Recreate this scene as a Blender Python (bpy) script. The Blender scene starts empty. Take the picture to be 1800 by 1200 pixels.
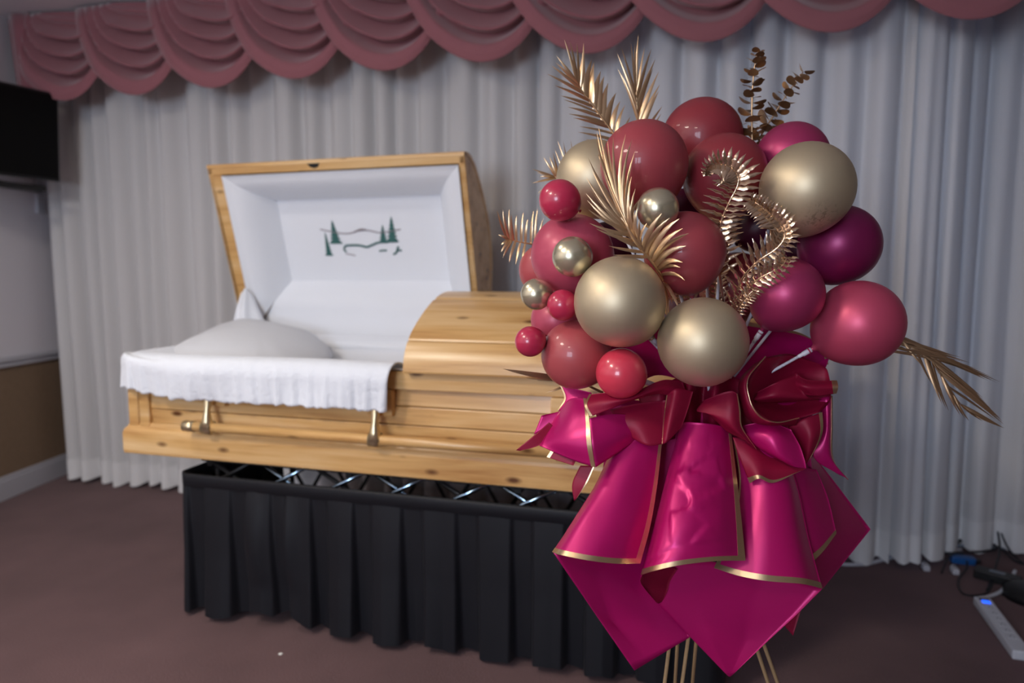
import bpy, math, random
import numpy as np
from mathutils import Vector, Matrix
random.seed(7); rng = np.random.default_rng(7)
SC = bpy.context.scene
COL = SC.collection

# ------------------------------------------------------------------ camera
A = math.radians(16); P = math.atan(115/1200); HC = 1.35; FPX = 1200.0
CF = np.array([-math.sin(A)*math.cos(P), math.cos(A)*math.cos(P), -math.sin(P)])
CR_ = np.array([math.cos(A), math.sin(A), 0.0]); CU = np.cross(CR_, CF); CC = np.array([0, 0, HC])
cam = bpy.data.cameras.new('camera'); cam.lens = 24; cam.sensor_width = 36; cam.clip_start = .05
cam.dof.use_dof = True; cam.dof.focus_distance = 1.40; cam.dof.aperture_fstop = 2.0
camo = bpy.data.objects.new('camera', cam); COL.objects.link(camo)
camo.matrix_world = Matrix(((CR_[0], CU[0], -CF[0], 0), (CR_[1], CU[1], -CF[1], 0), (CR_[2], CU[2], -CF[2], HC), (0, 0, 0, 1)))
SC.camera = camo

# ------------------------------------------------------------------ sky, light, exposure
W = bpy.data.worlds.new('world'); SC.world = W; W.use_nodes = True
W.node_tree.nodes['Background'].inputs[0].default_value = (.42, .58, .95, 1)
W.node_tree.nodes['Background'].inputs[1].default_value = 0.5
SC.view_settings.view_transform = 'Standard'; SC.view_settings.look = 'None'
SC.view_settings.exposure = 0.80; SC.view_settings.gamma = 1.0; SC.view_settings.use_curve_mapping = False
SC.cycles.max_bounces = 5; SC.cycles.diffuse_bounces = 3; SC.cycles.glossy_bounces = 3; SC.cycles.transmission_bounces = 4; SC.cycles.adaptive_threshold = .04
# ceiling lamps of the room: (x, y, radius, strength, colour)
LAMPS = [(-2.0, -0.3, .30, 33, (1, .88, .74)), (-1.0, -1.5, .22, 20, (1, .84, .66)), (-2.1, 1.2, .20, 17, (1, .92, .82))]
WINDOW_LIGHT = 66          # daylight entering the window in the wall behind the camera

# ------------------------------------------------------------------ pixel helpers (photo pixel + distance -> point in the room)
def ray(x, y): return CF + CR_*((x-900)/FPX) + CU*((600-y)/FPX)
def at(x, y, d): return CC + ray(x, y)*d
def at_z(x, y, z): r = ray(x, y); return CC + r*((z-HC)/r[2])
def at_y(x, y, Y): r = ray(x, y); return CC + r*(Y/r[1])
def at_plane(x, y, p0, n): r = ray(x, y); return CC + r*(np.dot(np.array(p0)-CC, n)/np.dot(r, n))

# ------------------------------------------------------------------ materials
def mat(name, color, rough=.5, metal=0.0, spec=.5, coat=0, sheen=0, bump=None, var=None, trans=0, ss=0, emit=None, coatr=.1):
    m = bpy.data.materials.new(name); m.use_nodes = True
    nt = m.node_tree; b = nt.nodes['Principled BSDF']
    c = (*color, 1)
    b.inputs['Base Color'].default_value = c; b.inputs['Roughness'].default_value = rough
    b.inputs['Metallic'].default_value = metal; b.inputs['Specular IOR Level'].default_value = spec
    b.inputs['Coat Weight'].default_value = coat; b.inputs['Coat Roughness'].default_value = coatr
    b.inputs['Sheen Weight'].default_value = sheen
    if ss:
        b.inputs['Subsurface Weight'].default_value = ss; b.inputs['Subsurface Scale'].default_value = .02
        b.inputs['Subsurface Radius'].default_value = (1, .3, .3)
    if emit:
        b.inputs['Emission Color'].default_value = (*emit[0], 1); b.inputs['Emission Strength'].default_value = emit[1]
    tc = nt.nodes.new('ShaderNodeTexCoord')
    if var:                                    # (scale, amount)
        n = nt.nodes.new('ShaderNodeTexNoise'); n.inputs['Scale'].default_value = var[0]; n.inputs['Detail'].default_value = 3
        mx = nt.nodes.new('ShaderNodeMix'); mx.data_type = 'RGBA'
        k = var[1]
        mx.inputs[6].default_value = tuple(max(0, v*(1-k)) for v in color)+(1,)
        mx.inputs[7].default_value = tuple(min(1, v*(1+k)) for v in color)+(1,)
        nt.links.new(tc.outputs['Object'], n.inputs['Vector']); nt.links.new(n.outputs['Fac'], mx.inputs[0]); nt.links.new(mx.outputs[2], b.inputs['Base Color'])
    if bump:                                   # (scale, strength)
        n2 = nt.nodes.new('ShaderNodeTexNoise'); n2.inputs['Scale'].default_value = bump[0]; n2.inputs['Detail'].default_value = 2
        bp = nt.nodes.new('ShaderNodeBump'); bp.inputs['Strength'].default_value = bump[1]; bp.inputs['Distance'].default_value = .01
        nt.links.new(tc.outputs['Object'], n2.inputs['Vector']); nt.links.new(n2.outputs['Fac'], bp.inputs['Height']); nt.links.new(bp.outputs[0], b.inputs['Normal'])
    if trans:
        t = nt.nodes.new('ShaderNodeBsdfTranslucent'); t.inputs[0].default_value = c
        ms = nt.nodes.new('ShaderNodeMixShader'); ms.inputs[0].default_value = trans
        out = nt.nodes['Material Output']
        nt.links.new(b.outputs[0], ms.inputs[1]); nt.links.new(t.outputs[0], ms.inputs[2]); nt.links.new(ms.outputs[0], out.inputs[0])
    return m

def wood(name):
    m = bpy.data.materials.new(name); m.use_nodes = True
    nt = m.node_tree; b = nt.nodes['Principled BSDF']; L = nt.links.new; N = nt.nodes.new
    tc = N('ShaderNodeTexCoord'); oi = N('ShaderNodeObjectInfo')
    off = N('ShaderNodeVectorMath'); off.operation = 'MULTIPLY_ADD'
    comb = N('ShaderNodeCombineXYZ'); L(oi.outputs['Random'], comb.inputs[0]); L(oi.outputs['Random'], comb.inputs[1]); L(oi.outputs['Random'], comb.inputs[2])
    sc = N('ShaderNodeVectorMath'); sc.operation = 'SCALE'; sc.inputs['Scale'].default_value = 7; L(comb.outputs[0], sc.inputs[0])
    ad = N('ShaderNodeVectorMath'); L(tc.outputs['Object'], ad.inputs[0]); L(sc.outputs[0], ad.inputs[1])
    mp = N('ShaderNodeMapping'); mp.inputs['Scale'].default_value = (1.2, 11, 11); L(ad.outputs[0], mp.inputs[0])
    n1 = N('ShaderNodeTexNoise'); n1.inputs['Scale'].default_value = 1.3; n1.inputs['Detail'].default_value = 4; n1.inputs['Distortion'].default_value = .5; L(mp.outputs[0], n1.inputs['Vector'])
    mp2 = N('ShaderNodeMapping'); mp2.inputs['Scale'].default_value = (3, 90, 90); L(ad.outputs[0], mp2.inputs[0])
    n2 = N('ShaderNodeTexNoise'); n2.inputs['Scale'].default_value = 1.0; n2.inputs['Detail'].default_value = 3; L(mp2.outputs[0], n2.inputs['Vector'])
    r = N('ShaderNodeValToRGB'); e = r.color_ramp.elements
    e[0].position = .30; e[0].color = (.45, .205, .058, 1); e[1].position = .72; e[1].color = (.86, .60, .31, 1)
    q = r.color_ramp.elements.new(.5); q.color = (.72, .43, .165, 1)
    mixf = N('ShaderNodeMath'); mixf.operation = 'MULTIPLY_ADD'; mixf.inputs[1].default_value = .25; L(n2.outputs['Fac'], mixf.inputs[0])
    s2 = N('ShaderNodeMath'); s2.operation = 'MULTIPLY'; s2.inputs[1].default_value = .78; L(n1.outputs['Fac'], s2.inputs[0]); L(s2.outputs[0], mixf.inputs[2])
    L(mixf.outputs[0], r.inputs[0])
    # knots
    mp3 = N('ShaderNodeMapping'); mp3.inputs['Scale'].default_value = (5.5, 13, 13); L(ad.outputs[0], mp3.inputs[0])
    v = N('ShaderNodeTexVoronoi'); v.inputs['Scale'].default_value = 1; L(mp3.outputs[0], v.inputs['Vector'])
    kr = N('ShaderNodeValToRGB'); kr.color_ramp.elements[0].position = .07; kr.color_ramp.elements[0].color = (1, 1, 1, 1); kr.color_ramp.elements[1].position = .19; kr.color_ramp.elements[1].color = (0, 0, 0, 1)
    L(v.outputs['Distance'], kr.inputs[0])
    km = N('ShaderNodeMix'); km.data_type = 'RGBA'; L(kr.outputs[0], km.inputs[0]); L(r.outputs[0], km.inputs[6]); km.inputs[7].default_value = (.13, .045, .012, 1)
    L(km.outputs[2], b.inputs['Base Color'])
    b.inputs['Roughness'].default_value = .33; b.inputs['Coat Weight'].default_value = .25; b.inputs['Coat Roughness'].default_value = .25
    return m

M = dict(
    carpet=mat('carpet', (.165, .096, .100), .95, spec=.1, var=(2.2, .38), bump=(260, .5), sheen=.1),
    wall=mat('wall_paint', (.87, .85, .91), .8, spec=.2),
    wall_dark=mat('wall_dark_fill_cut', (.22, .18, .16), .85, spec=.2),  # unseen walls; the dark colour is invented to cut fill light
    wainscot=mat('wainscot_paper', (.27, .185, .12), .85, spec=.2, var=(30, .12), bump=(90, .2)),
    trim=mat('trim_paint', (.55, .55, .60), .45),
    ceiling=mat('ceiling_paint', (.84, .82, .85), .9, spec=.1),
    curtain=mat('sheer_curtain', (.80, .785, .785), .85, spec=.1, trans=.20, sheen=.1),
    hem=mat('curtain_hem', (.84, .825, .825), .85, spec=.1, trans=.08),
    valance=mat('rose_drapery', (.33, .120, .140), .75, spec=.25, sheen=.5),
    wood=wood('pine_wood'),
    satin=mat('white_satin', (.84, .87, .93), .6, spec=.3, sheen=.2),
    ruffle=mat('white_ruffle', (.87, .915, .985), .8, spec=.2, sheen=.3, bump=(60, .35)),
    pillow=mat('pillow_cloth', (.72, .74, .78), .75, spec=.2, bump=(25, .1)),
    thread_g=mat('green_thread', (.035, .13, .12), .7),
    thread_b=mat('grey_thread', (.28, .24, .26), .7),
    brass=mat('aged_brass', (.72, .60, .38), .30, metal=.85),
    dark=mat('dark_slot', (.01, .01, .01), .8),
    blackcloth=mat('black_cloth', (.006, .007, .011), .55, spec=.35, sheen=.03),
    blackmetal=mat('black_metal', (.012, .012, .013), .4),
    chrome=mat('chrome', (.52, .74, .95), .16, metal=1),  # blue reflection on the rods is put into the base colour
    screen=mat('tv_screen', (.003, .003, .003), .35, spec=.15),
    plastic=mat('black_plastic', (.008, .008, .009), .45),
    white_plastic=mat('white_plastic', (.66, .68, .74), .4),
    white_cord=mat('white_cord', (.55, .55, .60), .5),
    dark_cord=mat('dark_cord', (.012, .013, .018), .5),
    grey_cord=mat('grey_cord', (.20, .23, .28), .5),
    blue_plastic=mat('blue_plastic', (.01, .09, .30), .4),
    led=mat('lit_blue_switch', (.0, .05, .5), .4, emit=((.02, .12, 1.0), .9)),
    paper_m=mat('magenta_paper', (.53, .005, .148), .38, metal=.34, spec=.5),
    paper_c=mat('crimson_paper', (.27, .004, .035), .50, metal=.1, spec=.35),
    gold_edge=mat('gold_foil_edge', (.62, .45, .27), .33, metal=.85),
    gold_leaf=mat('gold_leaf', (.74, .505, .295), .34, metal=.88),
    gold_fern=mat('gold_fern', (.82, .60, .42), .24, metal=.92),
    gold_dark=mat('bronze_leaf', (.40, .25, .14), .36, metal=.85),
    gold_rod=mat('gold_rod', (.80, .60, .32), .35, metal=.55),
    stick=mat('white_stick', (.80, .80, .90), .4),
    foam=mat('floral_foam', (.012, .018, .016), .6),
    paper_scrap=mat('paper_scrap', (.75, .74, .70), .8),
    lamp_frame=mat('lamp_frame', (.6, .6, .6), .4),
    glass=mat('window_glass', (.9, .95, 1), .05, spec=.5),
)
gn = M['glass'].node_tree.nodes['Principled BSDF']; gn.inputs['Transmission Weight'].default_value = 1.0
BAL = dict(
    gold=mat('champagne_balloon', (.62, .52, .355), .50, metal=.74, coat=.10, coatr=.35),
    chrome=mat('champagne_chrome_balloon', (.66, .60, .43), .27, metal=.80),
    dusty=mat('dusty_red_balloon', (.35, .050, .065), .45, spec=.4, coat=.25, coatr=.06),
    wine=mat('wine_red_balloon', (.265, .028, .040), .45, spec=.4, coat=.25, coatr=.06),
    rose=mat('rose_balloon', (.50, .075, .13), .42, spec=.4, metal=.15, coat=.1, coatr=.2),
    brick=mat('brick_rose_balloon', (.43, .075, .085), .40, spec=.4, coat=.25, coatr=.06),
    red=mat('small_red_balloon', (.50, .025, .075), .30, spec=.5, coat=.4, coatr=.04),
    coral=mat('coral_red_balloon', (.66, .045, .085), .28, spec=.5, coat=.4, coatr=.04),
    pearl=mat('pearl_magenta_balloon', (.44, .04, .14), .44, metal=.50, coat=.15, coatr=.25),
    plum=mat('pearl_plum_balloon', (.25, .012, .095), .42, metal=.5, coat=.15, coatr=.25),
    pinkpearl=mat('pearl_pink_balloon', (.60, .08, .16), .45, metal=.45, coat=.1, coatr=.25),
    purple=mat('dark_gap_balloon', (.09, .006, .035), .4),  # dark tone stands in for shaded gaps inside the bouquet
)

# ------------------------------------------------------------------ object helpers
ORG = {}
def tag(o, label=None, cat=None, group=None, kind=None):
    if label: o['label'] = label
    if cat: o['category'] = cat
    if group: o['group'] = group
    if kind: o['kind'] = kind
    return o
def empty(name, loc, label=None, cat=None, group=None):
    o = bpy.data.objects.new(name, None); o.empty_display_size = .05; COL.objects.link(o); o.location = Vector(loc)
    ORG[o] = np.array(loc, float)
    return tag(o, label, cat, group)
def mesh(name, verts, faces, mats, parent=None, smooth=True, fmat=None, bevel=0, org=None):
    """verts are points of the room; the object's origin is its thing's origin (or its own base)."""
    v = np.array(verts, float)
    if org is None:
        if parent is not None: org = ORG[parent]
        else: org = np.array([(v[:, 0].min()+v[:, 0].max())/2, (v[:, 1].min()+v[:, 1].max())/2, v[:, 2].min()])
    me = bpy.data.meshes.new(name); me.from_pydata([tuple(p) for p in (v-org)], [], [tuple(f) for f in faces])
    if not isinstance(mats, (list, tuple)): mats = [mats]
    for m in mats: me.materials.append(m)
    if fmat is not None: me.polygons.foreach_set('material_index', fmat)
    if smooth: me.polygons.foreach_set('use_smooth', [True]*len(me.polygons))
    me.update()
    o = bpy.data.objects.new(name, me); COL.objects.link(o)
    if parent is not None: o.parent = parent
    else: o.location = Vector(org)
    ORG[o] = org
    if bevel:
        b = o.modifiers.new('bevel', 'BEVEL'); b.width = bevel; b.segments = 2; b.limit_method = 'ANGLE'
    return o
class MB:
    def __init__(s): s.v = []; s.f = []
    def add(s, v, f):
        k = len(s.v); s.v += [tuple(p) for p in v]; s.f += [tuple(i+k for i in q) for q in f]; return s
    def box(s, a, b):
        (x0, y0, z0), (x1, y1, z1) = a, b
        return s.hexa([(x0, y0, z0), (x1, y0, z0), (x1, y1, z0), (x0, y1, z0), (x0, y0, z1), (x1, y0, z1), (x1, y1, z1), (x0, y1, z1)])
    def hexa(s, v): return s.add(v, [(0, 3, 2, 1), (4, 5, 6, 7), (0, 1, 5, 4), (1, 2, 6, 5), (2, 3, 7, 6), (3, 0, 4, 7)])
    def obox(s, c, ax, ay, az):               # oriented box: centre and three half-axes
        c, ax, ay, az = map(np.array, (c, ax, ay, az))
        return s.hexa([c-ax-ay-az, c+ax-ay-az, c+ax+ay-az, c-ax+ay-az, c-ax-ay+az, c+ax-ay+az, c+ax+ay+az, c-ax+ay+az])
    def tube(s, pts, rad, n=8, cap=True):
        pts = np.array(pts, float); m = len(pts)
        rad = np.full(m, rad) if np.isscalar(rad) else np.array(rad)
        tg = np.gradient(pts, axis=0); tg /= np.linalg.norm(tg, axis=1)[:, None]+1e-12
        u = np.cross(tg[0], (0, 0, 1)); 
        if np.linalg.norm(u) < .1: u = np.cross(tg[0], (1, 0, 0))
        u /= np.linalg.norm(u); V = []
        for i in range(m):
            u = u-tg[i]*np.dot(u, tg[i]); u /= np.linalg.norm(u); w = np.cross(tg[i], u)
            for k in range(n):
                a = 2*math.pi*k/n; V.append(pts[i]+rad[i]*(math.cos(a)*u+math.sin(a)*w))
        Fc = [(i*n+k, i*n+(k+1) % n, (i+1)*n+(k+1) % n, (i+1)*n+k) for i in range(m-1) for k in range(n)]
        if cap: Fc += [tuple(range(n))[::-1], tuple((m-1)*n+k for k in range(n))]
        return s.add(V, Fc)
    def grid(s, G, wrap=False):
        G = np.array(G); r, c = G.shape[:2]
        Fc = [(i*c+j, i*c+j+1, (i+1)*c+j+1, (i+1)*c+j) for i in range(r-1) for j in range(c-1)]
        if wrap: Fc += [(i*c+c-1, i*c, (i+1)*c, (i+1)*c+c-1) for i in range(r-1)]
        return s.add(G.reshape(-1, 3), Fc)
    def lathe(s, prof, c=(0, 0, 0), n=24, axis=(0, 0, 1)):
        c = np.array(c, float); w = np.array(axis, float); w /= np.linalg.norm(w)
        u = np.cross(w, (0, 0, 1) if abs(w[2]) < .9 else (1, 0, 0)); u /= np.linalg.norm(u); q = np.cross(w, u)
        G = [[c+w*z+r*(math.cos(2*math.pi*k/n)*u+math.sin(2*math.pi*k/n)*q) for k in range(n)] for r, z in prof]
        return s.grid(G, wrap=True)
    def build(s, name, mats, parent=None, smooth=True, bevel=0, **kw): return mesh(name, s.v, s.f, mats, parent, smooth, bevel=bevel, **kw)

def Wm(n, ts, lin=False):
    """interpolation weights (Catmull-Rom, or linear) for n control points at parameters ts in 0..1"""
    Wt = np.zeros((len(ts), n))
    for k, t in enumerate(ts):
        x = min(max(t, 0), 1)*(n-1); i = min(int(x), n-2); f = x-i
        if lin or n == 2: Wt[k, i] += 1-f; Wt[k, i+1] += f; continue
        w = (-.5*f+f*f-.5*f**3, 1-2.5*f*f+1.5*f**3, .5*f+2*f*f-1.5*f**3, -.5*f*f+.5*f**3)
        for q, j in zip(w, (i-1, i, i+1, i+2)):
            if j < 0: Wt[k, 0] += 2*q; Wt[k, 1] -= q
            elif j > n-1: Wt[k, n-1] += 2*q; Wt[k, n-2] -= q
            else: Wt[k, j] += q
    return Wt
def spline(pts, m): pts = np.array(pts, float); return Wm(len(pts), np.linspace(0, 1, m)) @ pts
def surf(G, us, vs, lin=False):                # G: rows x cols x 3
    G = np.array(G, float)
    return np.einsum('ar,rck,bc->abk', Wm(G.shape[0], vs, lin), G, Wm(G.shape[1], us, lin))
def normals(S):
    a = np.gradient(S, axis=0); b = np.gradient(S, axis=1); n = np.cross(b, a)
    return n/(np.linalg.norm(n, axis=2)[:, :, None]+1e-12)
def struct(o, label, cat): return tag(o, label, cat, kind='structure')

# ================================================================== THE ROOM
ZC = 2.90; YW = 3.95
# left wall runs from the far corner towards the camera, slightly out of square
LC = np.array([-4.185-.235/.972*(YW-3.49), YW]); LD = np.array([.235, -.972]); LD /= np.linalg.norm(LD); LEN = 7.6
LNRM = np.array([-LD[1], LD[0]])              # points into the room (+x)
if LNRM[0] < 0: LNRM = -LNRM
LE = LC+LD*LEN; YR = LE[1]; XR = 2.5
floor = MB().add([(LC[0]-.3, YW+.2, -.02), (LE[0]-2.6, YR-.2, -.02), (XR+.2, YR-.2, -.02), (XR+.2, YW+.2, -.02), (LC[0]-.3, YW+.2, 0), (LE[0]-2.2, YR-.2, 0), (XR+.2, YR-.2, 0), (XR+.2, YW+.2, 0)],
    [(0, 1, 2, 3), (7, 6, 5, 4), (0, 4, 5, 1), (1, 5, 6, 2), (2, 6, 7, 3), (3, 7, 4, 0)]).build('floor', M['carpet'], smooth=False)
struct(floor, 'dark mauve carpet across the floor', 'floor')
ceil = MB().box((-4.9, YR-.2, ZC), (XR+.2, YW+.2, ZC+.05)).build('ceiling', M['ceiling'], smooth=False)
struct(ceil, 'plain grey ceiling above the rose valance', 'ceiling')
# back wall with a window opening behind the sheer curtains
wx0, wx1, wz0, wz1 = -.6, 1.45, .55, 2.5
wb = MB().box((-4.9, YW, 0), (wx0, YW+.12, ZC)).box((wx1, YW, 0), (XR+.2, YW+.12, ZC)).box((wx0, YW, 0), (wx1, YW+.12, wz0)).box((wx0, YW, wz1), (wx1, YW+.12, ZC))
struct(wb.build('wall_back', M['wall'], smooth=False), 'wall behind the long sheer curtains', 'wall')
wn = MB()
for x in (wx0+.03, (wx0+wx1)/2, wx1-.03): wn.box((x-.03, YW+.03, wz0), (x+.03, YW+.09, wz1))
wn.box((wx0, YW+.03, wz0), (wx1, YW+.09, wz0+.06)).box((wx0, YW+.03, wz1-.06), (wx1, YW+.09, wz1))
w1 = wn.build('window_1', M['trim'], smooth=False); struct(w1, 'window hidden behind the sheer curtains', 'window')
for a, b in ((wx0+.06, (wx0+wx1)/2-.03), ((wx0+wx1)/2+.03, wx1-.06)):
    MB().box((a, YW+.055, wz0+.06), (b, YW+.061, wz1-.06)).build('pane', M['glass'], w1, smooth=False)
def lbox(s0, s1, d0, d1, z0, z1):             # a box along the left wall
    q = []
    for z in (z0, z1):
        for s, d in ((s0, d0), (s1, d0), (s1, d1), (s0, d1)):
            p = LC+LD*s+LNRM*d; q.append((p[0], p[1], z))
    return q
wl = MB().hexa(lbox(-.2, LEN, -.12, 0, .0, ZC)).build('wall_left', M['wall'], smooth=False)
struct(wl, 'pale grey side wall with brown lower half, behind the television', 'wall')
MB().hexa(lbox(-.2, LEN, 0, .006, .0, .80)).build('wainscot_panel', M['wainscot'], wl, smooth=False)
tr = MB().hexa(lbox(-.1, LEN, .004, .022, .80, .86)).hexa(lbox(-.1, LEN, .004, .034, .835, .85)).build('trim_1', M['trim'], smooth=False, bevel=.004)
struct(tr, 'grey painted chair rail across the side wall', 'trim')
bb = MB().hexa(lbox(-.1, LEN, .004, .018, 0, .12)).hexa(lbox(-.1, LEN, .004, .012, .12, .145)).build('baseboard_left', M['trim'], smooth=False, bevel=.003)
struct(bb, 'grey painted baseboard at the foot of the brown wainscot', 'baseboard')
wr = MB().box((XR, YR-.2, 0), (XR+.12, YW+.2, ZC)).build('wall_right', M['wall_dark'], smooth=False)
struct(wr, 'plain wall outside the right of the picture', 'wall')
rx0, rx1, rz0, rz1 = -1.85, -.35, 1.05, 2.45
wf = MB().box((-4.6, YR-.12, 0), (rx0, YR, ZC)).box((rx1, YR-.12, 0), (XR+.2, YR, ZC)).box((rx0, YR-.12, 0), (rx1, YR, rz0)).box((rx0, YR-.12, rz1), (rx1, YR, ZC))
struct(wf.build('wall_front', M['wall_dark'], smooth=False), 'wall behind the camera with a daylight window', 'wall')
wn = MB()
for x in (rx0+.025, (rx0+rx1)/2, rx1-.025): wn.box((x-.025, YR-.09, rz0), (x+.025, YR-.04, rz1))
wn.box((rx0, YR-.09, rz0), (rx1, YR-.04, rz0+.05)).box((rx0, YR-.09, rz1-.05), (rx1, YR-.04, rz1))
struct(wn.build('window_2', M['trim'], smooth=False), 'daylight window in the wall behind the camera', 'window')
ld = bpy.data.lights.new('window_daylight', 'AREA'); ld.shape = 'RECTANGLE'; ld.size = 1.5; ld.size_y = 1.4; ld.energy = WINDOW_LIGHT; ld.color = (.74, .84, 1)
lo = bpy.data.objects.new('window_daylight', ld); COL.objects.link(lo); lo.location = (-1.1, YR-.2, 1.75); lo.rotation_euler = (math.radians(90), 0, 0)
lo.rotation_euler = Vector((0, 1, 0)).to_track_quat('-Z', 'Z').to_euler()
# ceiling lamps
for i, (x, y, r, e, c) in enumerate(LAMPS):
    t = empty('ceiling_lamp', (x, y, ZC), ['round flush ceiling lamp over the left of the room', 'small round ceiling lamp behind the camera', 'round ceiling lamp nearest the casket head'][i], 'lamp', 'flush ceiling lamps')
    MB().lathe([(r, 0), (r+.03, 0), (r+.03, -.03), (r, -.035)], (x, y, ZC), 32).build('frame', M['lamp_frame'], t)
    lm = mat('lamp_diffuser', (.9, .9, .9), .5, emit=(c, e))
    MB().lathe([(r, -.005), (r, -.032), (r*.9, -.045), (r*.5, -.055), (.002, -.058)], (x, y, ZC), 32).build('diffuser', lm, t)

# ================================================================== CURTAINS AND VALANCE
def curtain(name, x0, x1, label, seed, z0=.025, z1=2.72):
    r = np.random.default_rng(seed); n = int((x1-x0)/.011); xs = np.linspace(x0, x1, n)
    ph = np.cumsum(r.uniform(.6, 1.5, n)); ph = np.convolve(ph, np.ones(9)/9, 'same'); ph = np.interp(xs, xs, np.cumsum(np.interp(np.linspace(0, 1, n), np.linspace(0, 1, 24), r.uniform(.75, 1.35, 24)))*.011)
    ph2 = np.interp(np.linspace(0, 1, n), np.linspace(0, 1, 40), r.uniform(-1.2, 1.2, 40))
    amp = np.interp(np.linspace(0, 1, n), np.linspace(0, 1, 30), r.uniform(.55, 1.25, 30))
    q_ = np.clip((xs-.9)/.42, 0, 1); bow = .32*q_*q_*(3-2*q_)
    def rows(zs, dy=0):
        G = []
        for z in zs:
            k = (z1-z)/(z1-z0)
            a = ph*2*math.pi/(.140 if x0 < 0 else .15)*(1-.08*np.linspace(0, 1, n) if x0 < 0 else 1)+ph2*(.5+.5*k)
            w = np.sin(a+.25*math.sin(3*k)); sharp = np.sign(w)*np.abs(w)**.85
            y = 3.455+bow+.048*amp*(.75+.4*k)*sharp+.010*np.sin(a*.37+1.3*k)+.004*np.sin(a*2.3+2*k)+dy
            xx = xs+.012*np.cos(a)*amp+(.06*k*(np.linspace(1, 0, n)**3) if x0 < -3 else 0)
            zz = np.full(n, z)
            if z < z0+.01: zz = z+.012*np.sin(a*.21)+.010*sharp
            G.append(np.stack([xx, y, zz], 1))
        return G
    t = empty(name, ((x0+x1)/2, 3.45, 0), label, 'curtain')
    MB().grid(rows(np.linspace(z1, z0+.0005, 15))).build('sheer_fabric', M['curtain'], t)
    MB().grid(rows([z0+.135, z0+.09, z0+.045, z0], -.004)).build('hem', M['hem'], t)
    return t
curtain('sheer_curtain', -4.15, .85, 'long pleated white sheer curtain behind the open casket', 3)
curtain('sheer_curtain', .80, 2.35, 'pleated sheer curtain at far right above the cords on the floor', 11)

SP = .507; ZV = ZC-.005; YV = 3.30
val = empty('valance', (-1.0, YV, ZV), 'dusty rose swagged valance hanging under the ceiling above the sheer curtains', 'valance')
MB().box((-4.13, YV+.03, ZV-.12), (2.3, YV+.16, ZV)).build('mounting_board', M['valance'], val, smooth=False)
def swag(x0):
    S = .495+random.uniform(-.008, .008); nv, nu = 90, 34; G = []
    jit = random.uniform(-.03, .03)
    for i in range(nv):
        v = i/(nv-1); row = []
        xl = x0+.55*SP*(1-v)**.85; xr = x0+1.62*SP-.42*SP*(1-v)
        sag = S*v
        for j in range(nu):
            u = j/(nu-1); w_ = u**1.30; sh = (max(0, 4*w_*(1-w_)))**.58
            skew = u+.05*math.sin(math.pi*u)*(1-v)
            x = xl+(xr-xl)*skew
            z = ZV-.01-sag*sh-.012*u*(1-v)
            fv = (5.0*min(v, .80)+jit+.30*math.sin(math.pi*u)) % 1
            fold = (fv/.78)**1.4 if fv < .78 else 1-((fv-.78)/.22)**.8
            if v > .80: fold += (1-fold)*min(1, (v-.80)/.05)
            a = .095*min(1, sh*1.4)*min(1, v*4)
            y = YV+.005-.060*(1-u)-.02*sh*(.4+.6*v)-a*fold
            if v > .93: y += (v-.93)/.07*.012
            row.append((max(x, -3.905), y, z-a*.40*fold))
        G.append(row)
    o = MB().grid(G).build('swag', M['valance'], val)
    so = o.modifiers.new('thick', 'SOLIDIFY'); so.thickness = .003
for k in range(12): swag(-3.66-.8*SP+SP*k)
# flat return at the left end of the valance
G = [[(x+.05*(1-(z-2.40)/.5), YV-.06+.012*math.sin((x+4.1)*45)+(.05 if x < -4.06 else 0), z) for x in np.linspace(-4.11, -3.885, 12)] for z in np.linspace(ZV, 2.42, 6)]
o = MB().grid(G).build('return_panel', M['valance'], val); o.modifiers.new('thick', 'SOLIDIFY').thickness = .004

# ================================================================== TELEVISION
tv_r = at(104, 243, 4.0); dirv = CR_*(-.15)+CF*(-.30); dirv[2] = 0; dirv /= np.linalg.norm(dirv)
upv = np.array([0, 0, 1.0]); nv = np.cross(upv, dirv); nv /= np.linalg.norm(nv)
if np.dot(nv, CF) > 0: nv = -nv
tvw, tvh = .86, .50
tilt = .07; upv = upv+nv*tilt; upv /= np.linalg.norm(upv); fn = np.cross(dirv, upv); fn = fn/np.linalg.norm(fn)
if np.dot(fn, CF) > 0: fn = -fn
c0 = tv_r+dirv*tvw/2
tv = empty('television', c0-upv*tvh/2, 'black flat television on a bracket on the side wall beside the curtain', 'television')
MB().obox(c0-fn*.02, dirv*tvw/2, upv*tvh/2, fn*.02).build('casing', M['plastic'], tv, smooth=False, bevel=.006)
MB().obox(c0+fn*.001, dirv*(tvw/2-.012), upv*(tvh/2-.014), fn*.0015).build('screen', M['screen'], tv, smooth=False)
wallp = at_plane(66, 350, (LC[0], LC[1], 0), np.array([LNRM[0], LNRM[1], 0]))
pl = np.array([LD[0], LD[1], 0]); pn = np.array([LNRM[0], LNRM[1], 0])
MB().obox(wallp+pn*.012+np.array([0, 0, .06]), pl*.03, np.array([0, 0, .15]), pn*.012).build('wall_bracket', M['trim'], tv, smooth=False, bevel=.003)
a0 = wallp+pn*.02+np.array([0, 0, .06]); a1 = c0-fn*.05-upv*.27+dirv*.05
MB().tube([a0, (a0+a1)/2+np.array([0, 0, -.01]), a1], .02, 8).build('mount_arm', M['blackmetal'], tv)
MB().obox(a1+upv*.10, dirv*.10, upv*.16, fn*.025).build('mount_plate', M['blackmetal'], tv, smooth=False)
MB().obox(c0-fn*.01-upv*(tvh/2+.05), dirv*tvw*.40, upv*.016, fn*.03).build('speaker_bar', M['plastic'], tv, smooth=False, bevel=.006)

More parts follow.
